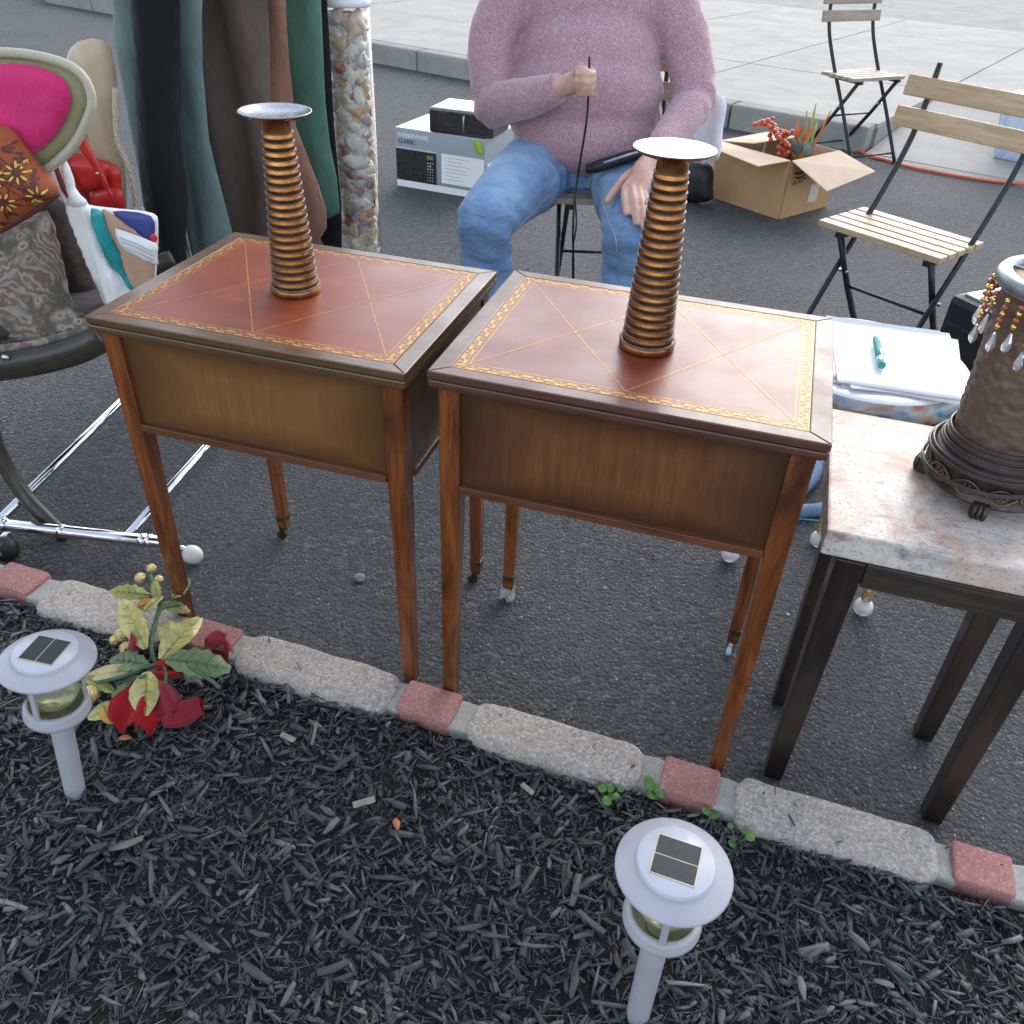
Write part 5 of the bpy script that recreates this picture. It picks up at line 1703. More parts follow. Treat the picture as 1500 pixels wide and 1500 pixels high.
def on_line(mb_, a, b_, w, bvh, lift, n=10):
    a, b_ = Vector(a), Vector(b_)
    s = (b_ - a).normalized(); s = Vector((-s.y, s.x)) * w / 2
    prev = None
    for k in range(n + 1):
        q = a.lerp(b_, k / n)
        p0, p1 = onto(bvh, q.x + s.x, q.y + s.y, lift), onto(bvh, q.x - s.x, q.y - s.y, lift)
        if p0 is None or p1 is None:
            prev = None
            continue
        if prev:
            mb_.add([prev[0], prev[1], p1, p0], [(0, 1, 2, 3)])
        prev = (p0, p1)
flowers_xz = [(-0.925, 0.78), (-0.958, 0.729), (-0.997, 0.784), (-0.965, 0.833), (-1.038, 0.737), (-1.006, 0.684), (-1.065, 0.814), (-0.901, 0.737), (-1.074, 0.654), (-0.905, 0.712), (-0.962, 0.775), (-1.0, 0.742), (-0.985, 0.655), (-1.045, 0.83), (-0.905, 0.8)]
for i, (fx_, fz_) in enumerate(flowers_xz):
    pet = MB()
    for k in range(8):
        a = k * math.tau / 8 + .2 * i
        on_ell(pet, fx_ + .0135 * math.cos(a), fz_ + .0135 * math.sin(a), a, .0125, .0042, bv, .0018)
        on_ell(mar, fx_ + .0130 * math.cos(a), fz_ + .0130 * math.sin(a), a, .0160, .0066, bv, .0012)
    on_ell(mar, fx_, fz_, 0, .0080, .0080, bv, .0020)
    if pet.v:
        pet.build('daisy_print', M_YELPET, ob)
for i in range(len(flowers_xz)):
    for j in range(i):
        a, b_ = Vector(flowers_xz[i]), Vector(flowers_xz[j])
        if (a - b_).length < .085:
            on_line(mar, a, b_, .0026, bv, .0008)
            m_ = a.lerp(b_, .5) + Vector((.012, .012))
            for k in range(5):
                on_ell(mar, m_.x + .0045 * math.cos(k * 1.257), m_.y + .0045 * math.sin(k * 1.257), k * 1.257, .006, .005, bv, .0011)
mar.build('maroon_motif', M_MAROON, ob)
mb = MB(); mb.tube(spline([(x, 1.60, z) for x, z in [(-0.876, 0.737), (-0.917, 0.71), (-0.964, 0.684), (-1.01, 0.661), (-1.088, 0.631)]], 5), .0055, 8)
mb.build('bottom_piping', M_MAROON, ob)

M_RED = simple('red_leather', (.55, .020, .016), .42, 0, .12, 20, .15, 300, .001, coat=.2)
y, o = OUT['red_body']
mb = MB(); puff(mb, closed_spline(o, 3), .014, upright(y), .012, .016); rb = mb.build('red_handbag', M_RED)
tag(rb, 'bright red leather handbag with a long strap behind the white patchwork bag', 'bag', 'bags on and round the chair')
y, o = OUT['red_pocket']
mb = MB(); puff(mb, [tuple(q) for q in o], .008, upright(2.058), .012, .010); mb.build('front_pocket', M_RED, rb)
y, o = OUT['red_flap']
mb = MB(); puff(mb, [tuple(q) for q in o], .007, upright(2.052), .012, .012, lambda u, v: .0); mb.build('flap', M_RED, rb)
y, o = OUT['red_strap']
mb = MB(); puff(mb, closed_spline(o, 3), .004, upright(2.030), .01, .01); st_ = mb.build('strap', M_RED, rb)
mb = MB(); mb.sphere((-1.003, 2.024, .655), .0045, 10, 8); mb.build('strap_stud', M_BEADG, st_)

M_BEIGE = simple('beige_leather', (.50, .39, .26), .5, 0, .1, 20, .15, 200, .001)
M_STRAW = simple('woven_straw', (.50, .36, .16), .8, 0, .35, 220, 1, 260, .003)
M_ROPE = simple('rope', (.50, .42, .32), .8, 0, .2, 200, .6, 300, .002)
y, o = OUT['beige_body']
y = 2.125
mb = MB(); puff(mb, closed_spline(o, 3), .022, upright(y), .014, .05, drape(.006, 60, .5)); bb = mb.build('beige_tote', M_BEIGE)
tag(bb, 'beige leather tote with straw side and knotted rope handle', 'bag', 'bags on and round the chair')
y, o = OUT['beige_weave']
mb = MB(); puff(mb, closed_spline(o, 3), .008, upright(2.098), .012, .012); mb.build('straw_side', M_STRAW, bb)
y, o = OUT['beige_rope']
rp = spline([(x, 2.09, z) for x, z in o], 8)
mb = MB()
for ph in (0, 2.09, 4.19):
    mb.tube([(x + .0034 * math.cos(i * .55 + ph), y_ + .0034 * math.sin(i * .55 + ph), z) for i, (x, y_, z) in enumerate(rp)], .0040, 7)
rpo = mb.build('rope_handle', M_ROPE, bb)
mb = MB(); mb.sphere((-.958, 2.085, .553), .012, 12, 8, (1.3, 1, .9)); mb.sphere((-.945, 2.084, .556), .008, 10, 8); mb.build('rope_knot', M_ROPE, rpo)
mb = MB(); mb.tube([(-.957, 2.085, .545), (-.955, 2.085, .525)], .004, 8); mb.sphere((-.951, 2.085, .516), .0085, 10, 8); mb.build('bead', M_BEADG, rpo)

M_WLEATHER = simple('white_leather', (.80, .79, .77), .4, 0, .04, 25, .25, 30, .004, coat=.2)
M_TEALL = simple('teal_leather', (.015, .29, .31), .45, 0, .2, 30, .2, 30, .004)
M_TANL = simple('tan_leather', (.50, .31, .20), .5, 0, .12, 22, .2, 30, .003)
M_NAVY = simple('navy_leather', (.045, .060, .25), .5, 0, .15, 22)
y, o = OUT['white_bag']
mb = MB(); puff(mb, closed_spline(o, 3), .022, upright(y), .011, .04); wb = mb.build('patchwork_bag', M_WLEATHER)
tag(wb, 'white leather shoulder bag with teal, tan and navy patches, beside the left table', 'bag', 'bags on and round the chair')
for k, m_, t_, ed_, nm_ in (('wb_tan', M_TANL, .004, .010, 'tan_patch'), ('wb_navy', M_NAVY, .004, .008, 'navy_patch'), ('wb_teal', M_TEALL, .007, .010, 'teal_patch'), ('wb_left', M_WLEATHER, .016, .022, 'white_gusset'), ('wb_tab', M_WLEATHER, .006, .010, 'white_tab'), ('wb_collar', M_WLEATHER, .014, .016, 'gathered_collar')):
    y, o = OUT[k]
    yy = {'wb_tan': 1.680, 'wb_navy': 1.678, 'wb_teal': 1.674, 'wb_left': 1.682, 'wb_tab': 1.668, 'wb_collar': 1.676}[k]
    mb = MB(); puff(mb, closed_spline(o, 3), t_, upright(yy), .009, ed_, drape(.006, 95, .3) if k in ('wb_left', 'wb_teal') else None)
    mb.build(nm_, m_, wb)
mb = MB()
for dz in (-.006, .004, .012):
    mb.tube([(-.810, 1.6615, .624 + dz), (-.780, 1.6595, .6135 + dz), (-.750, 1.6615, .598 + dz)], .0011, 6)
mb.build('tab_stitching', M_PRINTGREY, wb)
mb = MB(); mb.sphere((-.751, 1.678, .633), .010, 10, 8, (1, .3, 1)); mb.build('red_patch', M_RED, wb)
for dx, m_ in ((0, M_WLEATHER), (.012, simple('maroon_edge', (.22, .02, .04), .5))):
    mb = MB(); mb.tube(spline([(-.917 + dx, 1.669, .768), (-.911 + dx, 1.665, .729), (-.901 + dx, 1.669, .694)], 4), .0045, 8); mb.build('strap', m_, wb)

# ================================================================ solar path lights
M_LAMPGREY = simple('lilac_grey_plastic', (.37, .365, .395), .42, 0, .05, 20, .1, 300, .0004, coat=.1)
M_LAMPPALE = simple('pale_lilac_plastic', (.47, .48, .525), .38, 0, .04, 20, coat=.15)
def solar_cell():
    m, nt, b = new_mat('solar_cell')
    v = coord(nt)
    c = ramp(nt, noise(nt, v, 120, 3), [(.3, (.010, .014, .016)), (.7, (.020, .026, .028))])
    put(nt, b, col=c, rough=.35, spec=.35)
    return m
M_CELL = solar_cell()
M_CELLLINE = simple('cell_busbar', (.52, .48, .33), .4, .3)
def clearlens():
    m, nt, b = new_mat('lamp_lens')
    nt.nodes.remove(b)
    tr = nd(nt, 'ShaderNodeBsdfTransparent', None, Color=(.90, .89, .76))
    gl = nd(nt, 'ShaderNodeBsdfGlossy', None, Roughness=.06)
    fr = nd(nt, 'ShaderNodeLayerWeight', None, Blend=.5)
    mx = nd(nt, 'ShaderNodeMixShader')
    nt.links.new(mth(nt, 'ADD', mth(nt, 'MULTIPLY', mth(nt, 'POWER', fr.outputs['Facing'], 4.0), .35), .035), mx.inputs[0]); nt.links.new(tr.outputs[0], mx.inputs[1]); nt.links.new(gl.outputs[0], mx.inputs[2])
    nt.links.new(mx.outputs[0], nt.nodes['Material Output'].inputs['Surface'])
    return m
M_LENS = clearlens()
M_REFL = simple('lamp_reflector', (.72, .76, .74), .2, .5, .1, 60)
def solar(label, loc, rz, cap, base):
    """cap and base are heights and offsets: the stake runs from base up to the cap, leaning a little."""
    t = thing('path_light', label, 'garden light', loc, 0, 'solar path lights in the mulch')
    cap = Vector(cap) - Vector(loc); base = Vector(base) - Vector(loc)
    ax_ = (cap - base).normalized()
    M_ = Matrix.Translation(cap) @ Vector((0, 0, 1)).rotation_difference(ax_).to_matrix().to_4x4() @ Matrix.Rotation(rz, 4, 'Z')
    def part(prof, name, mat, n=48, parent=t):
        mb = MB(); mb.lathe(prof, n, M_); return mb.build(name, mat, parent)
    cp = part([(.036, -.020), (.055, -.019), (.0605, -.0165), (.0620, -.0140), (.0618, -.0115), (.0600, -.0100), (.046, -.0030), (.0405, -.0012)], 'cap', M_LAMPGREY)
    part([(.0412, -.003), (.0410, .0035), (.0396, .0050), (.0001, .0052)], 'cap_disc', M_LAMPPALE, parent=cp)
    mb = MB(); mb.box((0, 0, .0056), (.0475, .0475, .0016), mat=M_); pf = mb.build('panel_frame', M_CELLLINE, t)
    mb = MB()
    for s in (-1, 1):
        mb.box((s * .0117, 0, .0062), (.0218, .0452, .0014), mat=M_)
    mb.build('solar_panel', M_CELL, pf)
    part([(.0375, -.092), (.0385, -.020), (.0365, -.020), (.0355, -.092)], 'lens', M_LENS)
    part([(.0001, -.024), (.033, -.024), (.030, -.040), (.018, -.052), (.008, -.060), (.0001, -.061)], 'reflector', M_REFL, 24)
    part([(.0001, -.090), (.022, -.089), (.030, -.082), (.032, -.074)], 'lower_reflector', M_REFL, 24)
    for k in range(3):
        a = k * math.tau / 3 + R(-100) - rz
        mb = MB(); mb.box((.0388 * math.cos(a), .0388 * math.sin(a), -.056), (.004, .0075, .074), (0, 0, a), mat=M_); mb.build('rib', M_LAMPGREY, t)
    part([(.0355, -.090), (.0405, -.091), (.0425, -.095), (.0425, -.100), (.0440, -.102), (.0440, -.108), (.0415, -.112), (.030, -.119), (.013, -.123), (.0001, -.124)], 'lower_ring', M_LAMPGREY)
    L = (cap - base).length
    part([(.0158, -.120), (.0154, -.14), (.0145, -L - .03)], 'stake', M_LAMPGREY, 20)
    return t
solar('lilac-grey solar path light standing in mulch beside the gold and red flower spray', (-.652, .766, .07), R(-7) , (-.6212, .785, .375), (-.652, .766, .075))
solar('lilac-grey solar path light near the weeds, below the right end table', (.187, .50, .08), R(71) , (.1872, .4924, .4225), (.190, .486, .08))

# ================================================================ artificial flower spray
FL_LEAVES = [
    ('gold', (-0.586, 0.989, 0.15), (-0.556, 1.098, 0.15), 0.052),
    ('gold', (-0.621, 1.012, 0.15), (-0.708, 1.124, 0.16), 0.044),
    ('green', (-0.573, 0.98, 0.16), (-0.472, 0.993, 0.13), 0.058),
    ('gold', (-0.599, 0.96, 0.15), (-0.585, 0.893, 0.12), 0.052),
    ('green', (-0.602, 0.975, 0.15), (-0.679, 0.993, 0.14), 0.04),
    ('pale', (-0.618, 0.971, 0.14), (-0.71, 0.962, 0.13), 0.03),
    ('green', (-0.623, 0.965, 0.13), (-0.643, 0.899, 0.115), 0.036),
    ('olive', (-0.671, 1.156, 0.14), (-0.742, 1.152, 0.15), 0.036),
    ('olive', (-0.624, 1.152, 0.14), (-0.603, 1.185, 0.16), 0.036),
    ('olive', (-0.647, 1.146, 0.13), (-0.588, 1.128, 0.13), 0.026),
    ('gold', (-0.657, 1.102, 0.15), (-0.641, 1.147, 0.15), 0.022),
    ('olive', (-0.665, 1.176, 0.16), (-0.648, 1.139, 0.14), 0.02),
    ('gold', (-0.635, 0.924, 0.11), (-0.686, 0.898, 0.1), 0.03),
    ('amber', (-0.677, 1.113, 0.145), (-0.65, 1.132, 0.15), 0.026),
    ('amber', (-0.661, 0.911, 0.115), (-0.643, 0.889, 0.1), 0.022),
    ('green', (-0.541, 0.987, 0.14), (-0.531, 0.967, 0.12), 0.026),
    ('olive', (-0.649, 0.937, 0.12), (-0.715, 0.962, 0.13), 0.022),
    ('gold', (-0.608, 1.091, 0.14), (-0.6, 1.033, 0.15), 0.03),
]
FL_PETALS = [
    ('scarlet', (-0.609, 0.94, 0.125), (-0.622, 0.879, 0.1), 0.062),
    ('scarlet', (-0.587, 0.932, 0.125), (-0.585, 0.88, 0.095), 0.052),
    ('crimson', (-0.577, 0.946, 0.14), (-0.539, 0.898, 0.11), 0.046),
    ('crimson', (-0.563, 0.897, 0.1), (-0.505, 0.924, 0.12), 0.04),
    ('scarlet', (-0.521, 0.927, 0.115), (-0.502, 0.918, 0.1), 0.022),
    ('scarlet', (-0.593, 0.968, 0.14), (-0.546, 0.976, 0.13), 0.036),
    ('crimson', (-0.642, 1.008, 0.14), (-0.657, 1.04, 0.14), 0.03),
    ('crimson', (-0.523, 1.048, 0.14), (-0.486, 1.02, 0.12), 0.044),
    ('crimson', (-0.529, 1.038, 0.14), (-0.489, 1.031, 0.15), 0.034),
]
FL_BALLS = [
    ((-0.687, 1.061, 0.13), 0.0135),
    ((-0.668, 1.034, 0.125), 0.013),
    ((-0.694, 0.934, 0.115), 0.017),
    ((-0.688, 1.22, 0.15), 0.0095),
    ((-0.702, 1.197, 0.145), 0.011),
    ((-0.666, 1.195, 0.145), 0.009),
    ((-0.7, 1.057, 0.12), 0.01),
]
FL_STEMS = [
    [(-0.706, 1.233, 0.15), (-0.676, 1.187, 0.15), (-0.646, 1.141, 0.15), (-0.632, 1.088, 0.15), (-0.62, 1.037, 0.15), (-0.602, 0.994, 0.15), (-0.582, 0.983, 0.15)],
    [(-0.582, 0.983, 0.15), (-0.605, 0.974, 0.15), (-0.638, 0.956, 0.15), (-0.678, 0.937, 0.15)],
    [(-0.582, 0.983, 0.15), (-0.536, 0.976, 0.15), (-0.496, 0.957, 0.15), (-0.471, 0.939, 0.15)],
    [(-0.582, 0.983, 0.15), (-0.566, 0.961, 0.15), (-0.561, 0.931, 0.15)],
    [(-0.632, 1.088, 0.15), (-0.632, 1.115, 0.15), (-0.606, 1.135, 0.15)],
    [(-0.614, 0.953, 0.15), (-0.602, 0.951, 0.15), (-0.587, 0.979, 0.15)],
]
M_LF = {'gold': simple('gold_green_leaf', (.44, .39, .13), .42, .1, .25, 60, coat=.2), 'green': simple('sage_leaf', (.14, .195, .085), .5, 0, .25, 50),
        'pale': simple('pale_gold_leaf', (.48, .42, .20), .45, .1, .2, 50), 'olive': simple('olive_leaf', (.32, .305, .075), .5, 0, .25, 60), 'amber': simple('amber_leaf', (.50, .25, .035), .4, .2, .25, 60)}
M_SCAR = cloth('scarlet_velvet', (.33, .006, .010), .2, .8, .15, 700, .3)
M_CRIM = cloth('crimson_velvet', (.22, .012, .026), .2, .8, .15, 700, .3)
M_STEMG = simple('dark_green_stem', (.055, .110, .050), .55, 0, .25, 80, .5, 120, .003)
M_GOLDMESH = simple('gold_glitter', (.70, .56, .26), .28, .85, .35, 300, 1.0, 330, .004)
spray = thing('flower_spray', 'artificial gold-leaf and red velvet flower spray lying across the stone border', 'artificial flower', (0, 0, 0))
for k, a, b_, w in FL_LEAVES:
    a, b_ = Vector(a), Vector(b_)
    d = b_ - a
    mb = MB()
    leaf_mesh(mb, a, d, (rnd.uniform(-.25, .25), -.35, 1), d.length, w, .22, .10, .22 if k in ('green', 'olive') else .05, 10, .0008)
    lf = mb.build('leaf', M_LF[k], spray)
    vn = MB(); vn.tube([a + Vector((0, 0, .0015)), a.lerp(b_, .5) + Vector((0, 0, .0015 + d.length * .03)), b_], [.0012, .0009, .0003], 5)
    if w > .03:
        for q in range(1, 6):
            t_ = q / 6.5
            o_ = a.lerp(b_, t_) + Vector((0, 0, .0012 + d.length * .10 * (t_ - t_ * t_ * 1.4) * .8))
            sd_ = d.normalized().cross(Vector((0, -.35, 1))).normalized()
            for s_ in (-1, 1):
                vn.tube([o_, o_ + sd_ * s_ * w * .36 * math.sin(math.pi * min(1, t_ * .92 + .04)) + d.normalized() * w * .22 + Vector((0, 0, w * .075))], [.0006, .0003], 4)
    vn.build('midrib', {'green': M_STEMG, 'gold': M_LF['olive'], 'pale': M_LF['pale']}.get(k, M_LF['green']), lf)
for k, a, b_, w in FL_PETALS:
    a, b_ = Vector(a), Vector(b_)
    d = b_ - a
    mb = MB()
    s = d.normalized().cross(Vector((0, -.4, 1))).normalized()
    n_ = 8
    vs, fs = [], []
    ph = rnd.uniform(0, 6)
    for i in range(n_ + 1):
        t = i / n_
        ww = w * (.35 + .65 * math.sin(math.pi * min(1, t * .85 + .05)))
        for j in range(9):
            q = j / 8 - .5
            fold = .012 * math.sin(q * 7 + ph) * (.4 + t) + .010 * (1 - (2 * q) ** 2) * math.sin(math.pi * t)
            vs.append(a + d * t + s * (q * ww) + Vector((0, 0, fold + .004)))
    for i in range(n_):
        for j in range(8):
            fs.append((i * 9 + j, i * 9 + j + 1, (i + 1) * 9 + j + 1, (i + 1) * 9 + j))
    N = len(vs)
    vs2 = [q - Vector((0, 0, .0016)) for q in vs]
    rim = [i * 9 for i in range(n_ + 1)], [i * 9 + 8 for i in range(n_ + 1)], list(range(9)), [n_ * 9 + j for j in range(9)]
    f2 = [tuple(N + i for i in reversed(f)) for f in fs]
    for r_ in rim:
        f2 += [(p, q, N + q, N + p) for p, q in zip(r_, r_[1:])]
    mb.add(vs + vs2, fs + f2, True)
    mb.build('petal', M_SCAR if k == 'scarlet' else M_CRIM, spray)
for q, r_ in FL_BALLS:
    mb = MB(); mb.sphere(q, r_, 14, 10, (1, 1, 1.15), (rnd.random(), rnd.random(), 0)); mb.build('gold_bud', M_GOLDMESH, spray)
for i, pts in enumerate(FL_STEMS):
    mb = MB(); mb.tube(spline([(x + rnd.uniform(-.002, .002), y_, z - .006 + .004 * math.sin(k * 2)) for k, (x, y_, z) in enumerate(pts)], 6), .0042 if i == 0 else .0032, 8)
    mb.build('stem', M_STEMG, spray)

# ---------------------------------------------------------------- weeds, small litter, a loose stone
M_WEED = simple('weed_leaf', (.085, .20, .040), .55, 0, .2, 80)
M_WEEDST = simple('weed_stem', (.14, .16, .05), .6)
WEEDS = [((.175, .808), 9, .011, 'small round-leaved weed at the right end of a tan stone, furthest from the left edge of the brick'), ((.249, .826), 13, .013, 'largest clump of round-leaved weeds in the joint left of the brick'),
         ((.329, .802), 10, .012, 'round-leaved weed by the right end of the red brick above the solar light'), ((.366, .742), 6, .010, 'smallest round-leaved weed in the mulch right of the solar light cap')]
labs = ['small round-leaved weed left of the gap between tan stone and brick', 'largest clump of round-leaved weeds, in the joint at the left end of the brick',
        'round-leaved weed at the right end of the brick beside the mortar', 'tiny round-leaved weed out in the mulch right of the solar light']
for ((x, y_), n_, s_, _), lab in zip(WEEDS, labs):
    z0 = bedz(x * .9542 - y_ * .2990, x * .2990 + y_ * .9542)
    w = thing('weed', lab, 'weed', (x, y_, z0), 0, 'weeds sprouting along the stone border')
    for k in range(n_):
        a = rnd.uniform(0, math.tau); rr = rnd.uniform(.004, .020)
        tip = Vector((rr * math.cos(a), rr * math.sin(a), rnd.uniform(.012, .036)))
        mb = MB(); mb.tube([(0, 0, -.004), tip * .6 + Vector((0, 0, .003)), tip], .0007, 5); stem_ = mb.build('stem', M_WEEDST, w)
        mb = MB()
        r0 = s_ * rnd.uniform(.45, .75)
        nrm = Vector((rnd.uniform(-.4, .4), rnd.uniform(-.6, .2), 1)).normalized()
        t1 = nrm.orthogonal().normalized(); t2 = nrm.cross(t1)
        ring = [tip + (t1 * math.cos(q) + t2 * math.sin(q)) * r0 * (1 - .25 * max(0, math.cos(q)) ** 6) for q in [i * math.tau / 10 for i in range(10)]]
        c_ = tip - nrm * r0 * .12
        vs = ring + [c_] + [q - nrm * .0006 for q in ring] + [c_ - nrm * .0006]
        fs = [(i, (i + 1) % 10, 10) for i in range(10)] + [(11 + (i + 1) % 10, 11 + i, 21) for i in range(10)] + [(i, 11 + i, 11 + (i + 1) % 10, (i + 1) % 10) for i in range(10)]
        mb.add(vs, fs, True); mb.build('leaf', M_WEED, stem_)
mb = MB(); mb.sphere((0, 0, .008), .012, 9, 6, (1, .85, .75)); mb.v = [(x + rnd.uniform(-.0018, .0018), y_ + rnd.uniform(-.0018, .0018), z) for x, y_, z in mb.v]; mb.sm = [False] * len(mb.f)
st_ = mb.build('stone', simple('grey_stone', (.24, .26, .28), .85, 0, .2, 90, .3, 300, .001)); st_.location = (-.3255, 1.3827, 0)
tag(st_, 'small grey stone lying on the asphalt under the left end table', 'stone')
M_DRY = simple('dry_orange_leaf', (.42, .15, .07), .7, 0, .25, 120)
M_PALECHIP = simple('pale_wood_chip', (.26, .225, .185), .75, 0, .2, 150, .3, 300, .001)
for (x, y_, z, L, a, m_, nm, lab, cat) in ((-.1477, .7217, .094, .022, 1.9, M_DRY, 'dry_leaf', 'small orange dry leaf on the mulch in the middle of the bed', 'leaf'),
                                    (-.6225, .865, .090, .020, .2, M_DRY, 'dry_leaf', 'small tan dry leaf on the mulch by the left solar light', 'leaf'),
                                    (-.2135, 1.075, .003, .020, .4, M_DRY, 'dry_leaf', 'small orange leaf on the asphalt behind the stone border', 'leaf')):
    mb = MB(); leaf_mesh(mb, (0, 0, 0), (1, 0, .05), (0, 0, 1), L, L * .5, .3, .2, 0, 6, .0006)
    o_ = mb.build(nm, m_); o_.location = (x, y_, z + .004); o_.rotation_euler = (.1, .1, a)
    tag(o_, lab, cat)
for (x, y_, L, a, lab) in ((-.354, .890, .030, -.5, 'pale split wood chip on the mulch under the stone nearest the left table leg'), (-.205, .765, .034, .3, 'pale brown wood chip lying in the middle of the mulch bed'), (.045, .81, .026, -.8, 'pale wood chip on the mulch close to the middle stone')):
    z = bedz(x * .9542 - y_ * .2990, x * .2990 + y_ * .9542) + .014
    mb = MB(); mb.box((0, 0, 0), (L, L * .32, .005), bev=.0015, taper=(.9, .8))
    mb.v = [(p + rnd.uniform(-.001, .001), q + .10 * p * p / L, s) for p, q, s in mb.v]
    o_ = mb.build('wood_chip', M_PALECHIP); o_.location = (x, y_, z); o_.rotation_euler = (.1, -.12, a)
    tag(o_, lab, 'wood chip')
# ================================================================ the seated man
def skin_mat():
    m, nt, b = new_mat('skin')
    v = coord(nt)
    c = ramp(nt, noise(nt, v, 28, 4, .6), [(.3, (.50, .27, .20)), (.5, (.58, .35, .27)), (.7, (.62, .41, .33))])
    red = noise(nt, coord(nt, loc=(2, 0, 0)), 45, 3)
    c = mix(nt, ramp(nt, red, [(.55, 0.0), (.7, .4)]), c, (.55, .22, .17))
    put(nt, b, col=c, rough=.48, spec=.4, sss=.12, normal=bump(nt, noise(nt, v, 320, 3), .12, .001))
    b.inputs['Subsurface Radius'].default_value = (.010, .004, .002)
    return m
M_SKIN = skin_mat()
def denim():
    m, nt, b = new_mat('blue_denim')
    v = coord(nt)
    fade = noise(nt, v, 5.5, 4, .6)
    c = ramp(nt, fade, [(.32, (.090, .18, .35)), (.5, (.165, .295, .49)), (.66, (.28, .43, .60))])
    tw = wave(nt, coord(nt, (1, 1, 1), rot=(.5, .7, .3)), 420, 2, 1, 2)
    c = mix(nt, mth(nt, 'MULTIPLY', tw, .22), c, (.42, .52, .66))
    wr = noise(nt, coord(nt, (1, 1, 2.2)), 15, 4, .55, 1.2)
    c = mix(nt, ramp(nt, wr, [(.60, 0.0), (.72, .35)]), c, (.34, .46, .62))
    n1 = bump(nt, wr, .55, .016)
    put(nt, b, col=c, rough=.85, spec=.2, sheen=.15, normal=bump(nt, noise(nt, v, 700, 2), .3, .001, n1))
    return m
M_DENIM = denim()
def heather():
    m, nt, b = new_mat('mauve_heather_knit')
    v = coord(nt)
    f = noise(nt, coord(nt, (1, 1, 2)), 190, 4, .75)
    c = ramp(nt, f, [(.34, (.27, .135, .165)), (.5, (.43, .245, .285)), (.66, (.58, .42, .45))])
    f2 = noise(nt, v, 75, 4, .7)
    c = mix(nt, ramp(nt, f2, [(.56, 0.0), (.66, .45)]), c, (.62, .50, .56))
    wr = noise(nt, v, 14, 3, .5, .8)
    put(nt, b, col=c, rough=.92, spec=.15, sheen=.35, normal=bump(nt, noise(nt, v, 520, 2), .35, .0015, bump(nt, wr, .35, .012)))
    return m
M_KNIT = heather()

def limb(mb, pts, rs, n=18):
    """A tapered limb with rounded ends."""
    P = spline(pts, 6)
    Rr = [q[0] for q in spline([(r_, 0) for r_ in rs], 6)]
    mb.tube(P, Rr, n)
    mb.sphere(pts[0], rs[0] * .995, 16, 12)
    mb.sphere(pts[-1], rs[-1] * .995, 16, 12)

def fuse(mb, name, mat, parent, voxel, smooth=6, disp=None):
    """Union everything in mb into one continuous skin."""
    o = mb.build(name + '_raw', None)
    rm = o.modifiers.new('r', 'REMESH'); rm.mode = 'VOXEL'; rm.voxel_size = voxel; rm.adaptivity = 0
    s = o.modifiers.new('s', 'SMOOTH'); s.iterations = smooth; s.factor = .5
    dg = bpy.context.evaluated_depsgraph_get()
    me = bpy.data.meshes.new_from_object(o.evaluated_get(dg))
    bpy.data.objects.remove(o)
    if disp:
        co = np.empty(len(me.vertices) * 3); me.vertices.foreach_get('co', co); co = co.reshape(-1, 3)
        no = np.empty(len(me.vertices) * 3); me.vertices.foreach_get('normal', no); no = no.reshape(-1, 3)
        d = np.array([disp(Vector(p)) for p in co])
        co += no * d[:, None]
        me.vertices.foreach_set('co', co.ravel())
    me.name = name
    me.polygons.foreach_set('use_smooth', [True] * len(me.polygons))
    me.materials.clear(); me.materials.append(mat)
    me.update()
    r_ = bpy.data.objects.new(name, me)
    COL.objects.link(r_)
    if parent is not None:
        r_.parent = parent
    return r_

HIP = {'a': (.040, 2.86, .505), 'b': (.325, 2.86, .505)}
KNEE = {'a': (-.118, 2.430, .462), 'b': (.302, 2.430, .442)}
ANK = {'a': (-.098, 2.475, .085), 'b': (.318, 2.455, .085)}
body = MB()
# trunk
for (c, r_, s) in (((.18, 2.90, .56), .15, (1.1, .8, .8)), ((.17, 2.92, .72), .16, (1.15, .85, 1.0)), ((.165, 2.955, .90), .155, (1.15, .78, 1.0)), ((.16, 2.97, 1.02), .13, (1.35, .75, .7))):
    body.sphere(c, r_, 20, 14, s)
limb(body, [(.16, 2.965, 1.05), (.160, 2.945, 1.16), (.160, 2.93, 1.22)], [.062, .058, .058])
# head: skull, jaw, nose, ears, brow
body.sphere((.160, 2.925, 1.325), .098, 24, 18, (.80, 1.0, 1.12))
body.sphere((.160, 2.880, 1.262), .062, 18, 14, (.95, .95, .95))
body.sphere((.160, 2.842, 1.238), .030, 14, 10, (1.1, .8, .8))
limb(body, [(.160, 2.838, 1.335), (.160, 2.816, 1.305), (.160, 2.812, 1.293)], [.010, .013, .016])
body.sphere((.147, 2.824, 1.291), .009, 10, 8); body.sphere((.173, 2.824, 1.291), .009, 10, 8)
limb(body, [(.118, 2.846, 1.350), (.160, 2.832, 1.356), (.202, 2.846, 1.350)], [.010, .011, .010])
for s in (-1, 1):
    body.sphere((.160 + s * .083, 2.925, 1.318), .026, 12, 10, (.32, .75, 1.2), (0, 0, s * .3))
limb(body, [(.143, 2.822, 1.262), (.160, 2.815, 1.264), (.177, 2.822, 1.262)], [.006, .0075, .006])
# arms
limb(body, [(.365, 2.97, 1.02), (.46, 2.90, .86), (.495, 2.83, .72)], [.062, .055, .045])
limb(body, [(.495, 2.83, .72), (.43, 2.69, .665), (.352, 2.555, .612)], [.045, .040, .029])
limb(body, [(-.045, 2.97, 1.02), (-.125, 2.90, .84), (-.115, 2.80, .685)], [.062, .055, .045])
limb(body, [(-.115, 2.80, .685), (-.01, 2.68, .735), (.085, 2.60, .785)], [.045, .040, .029])
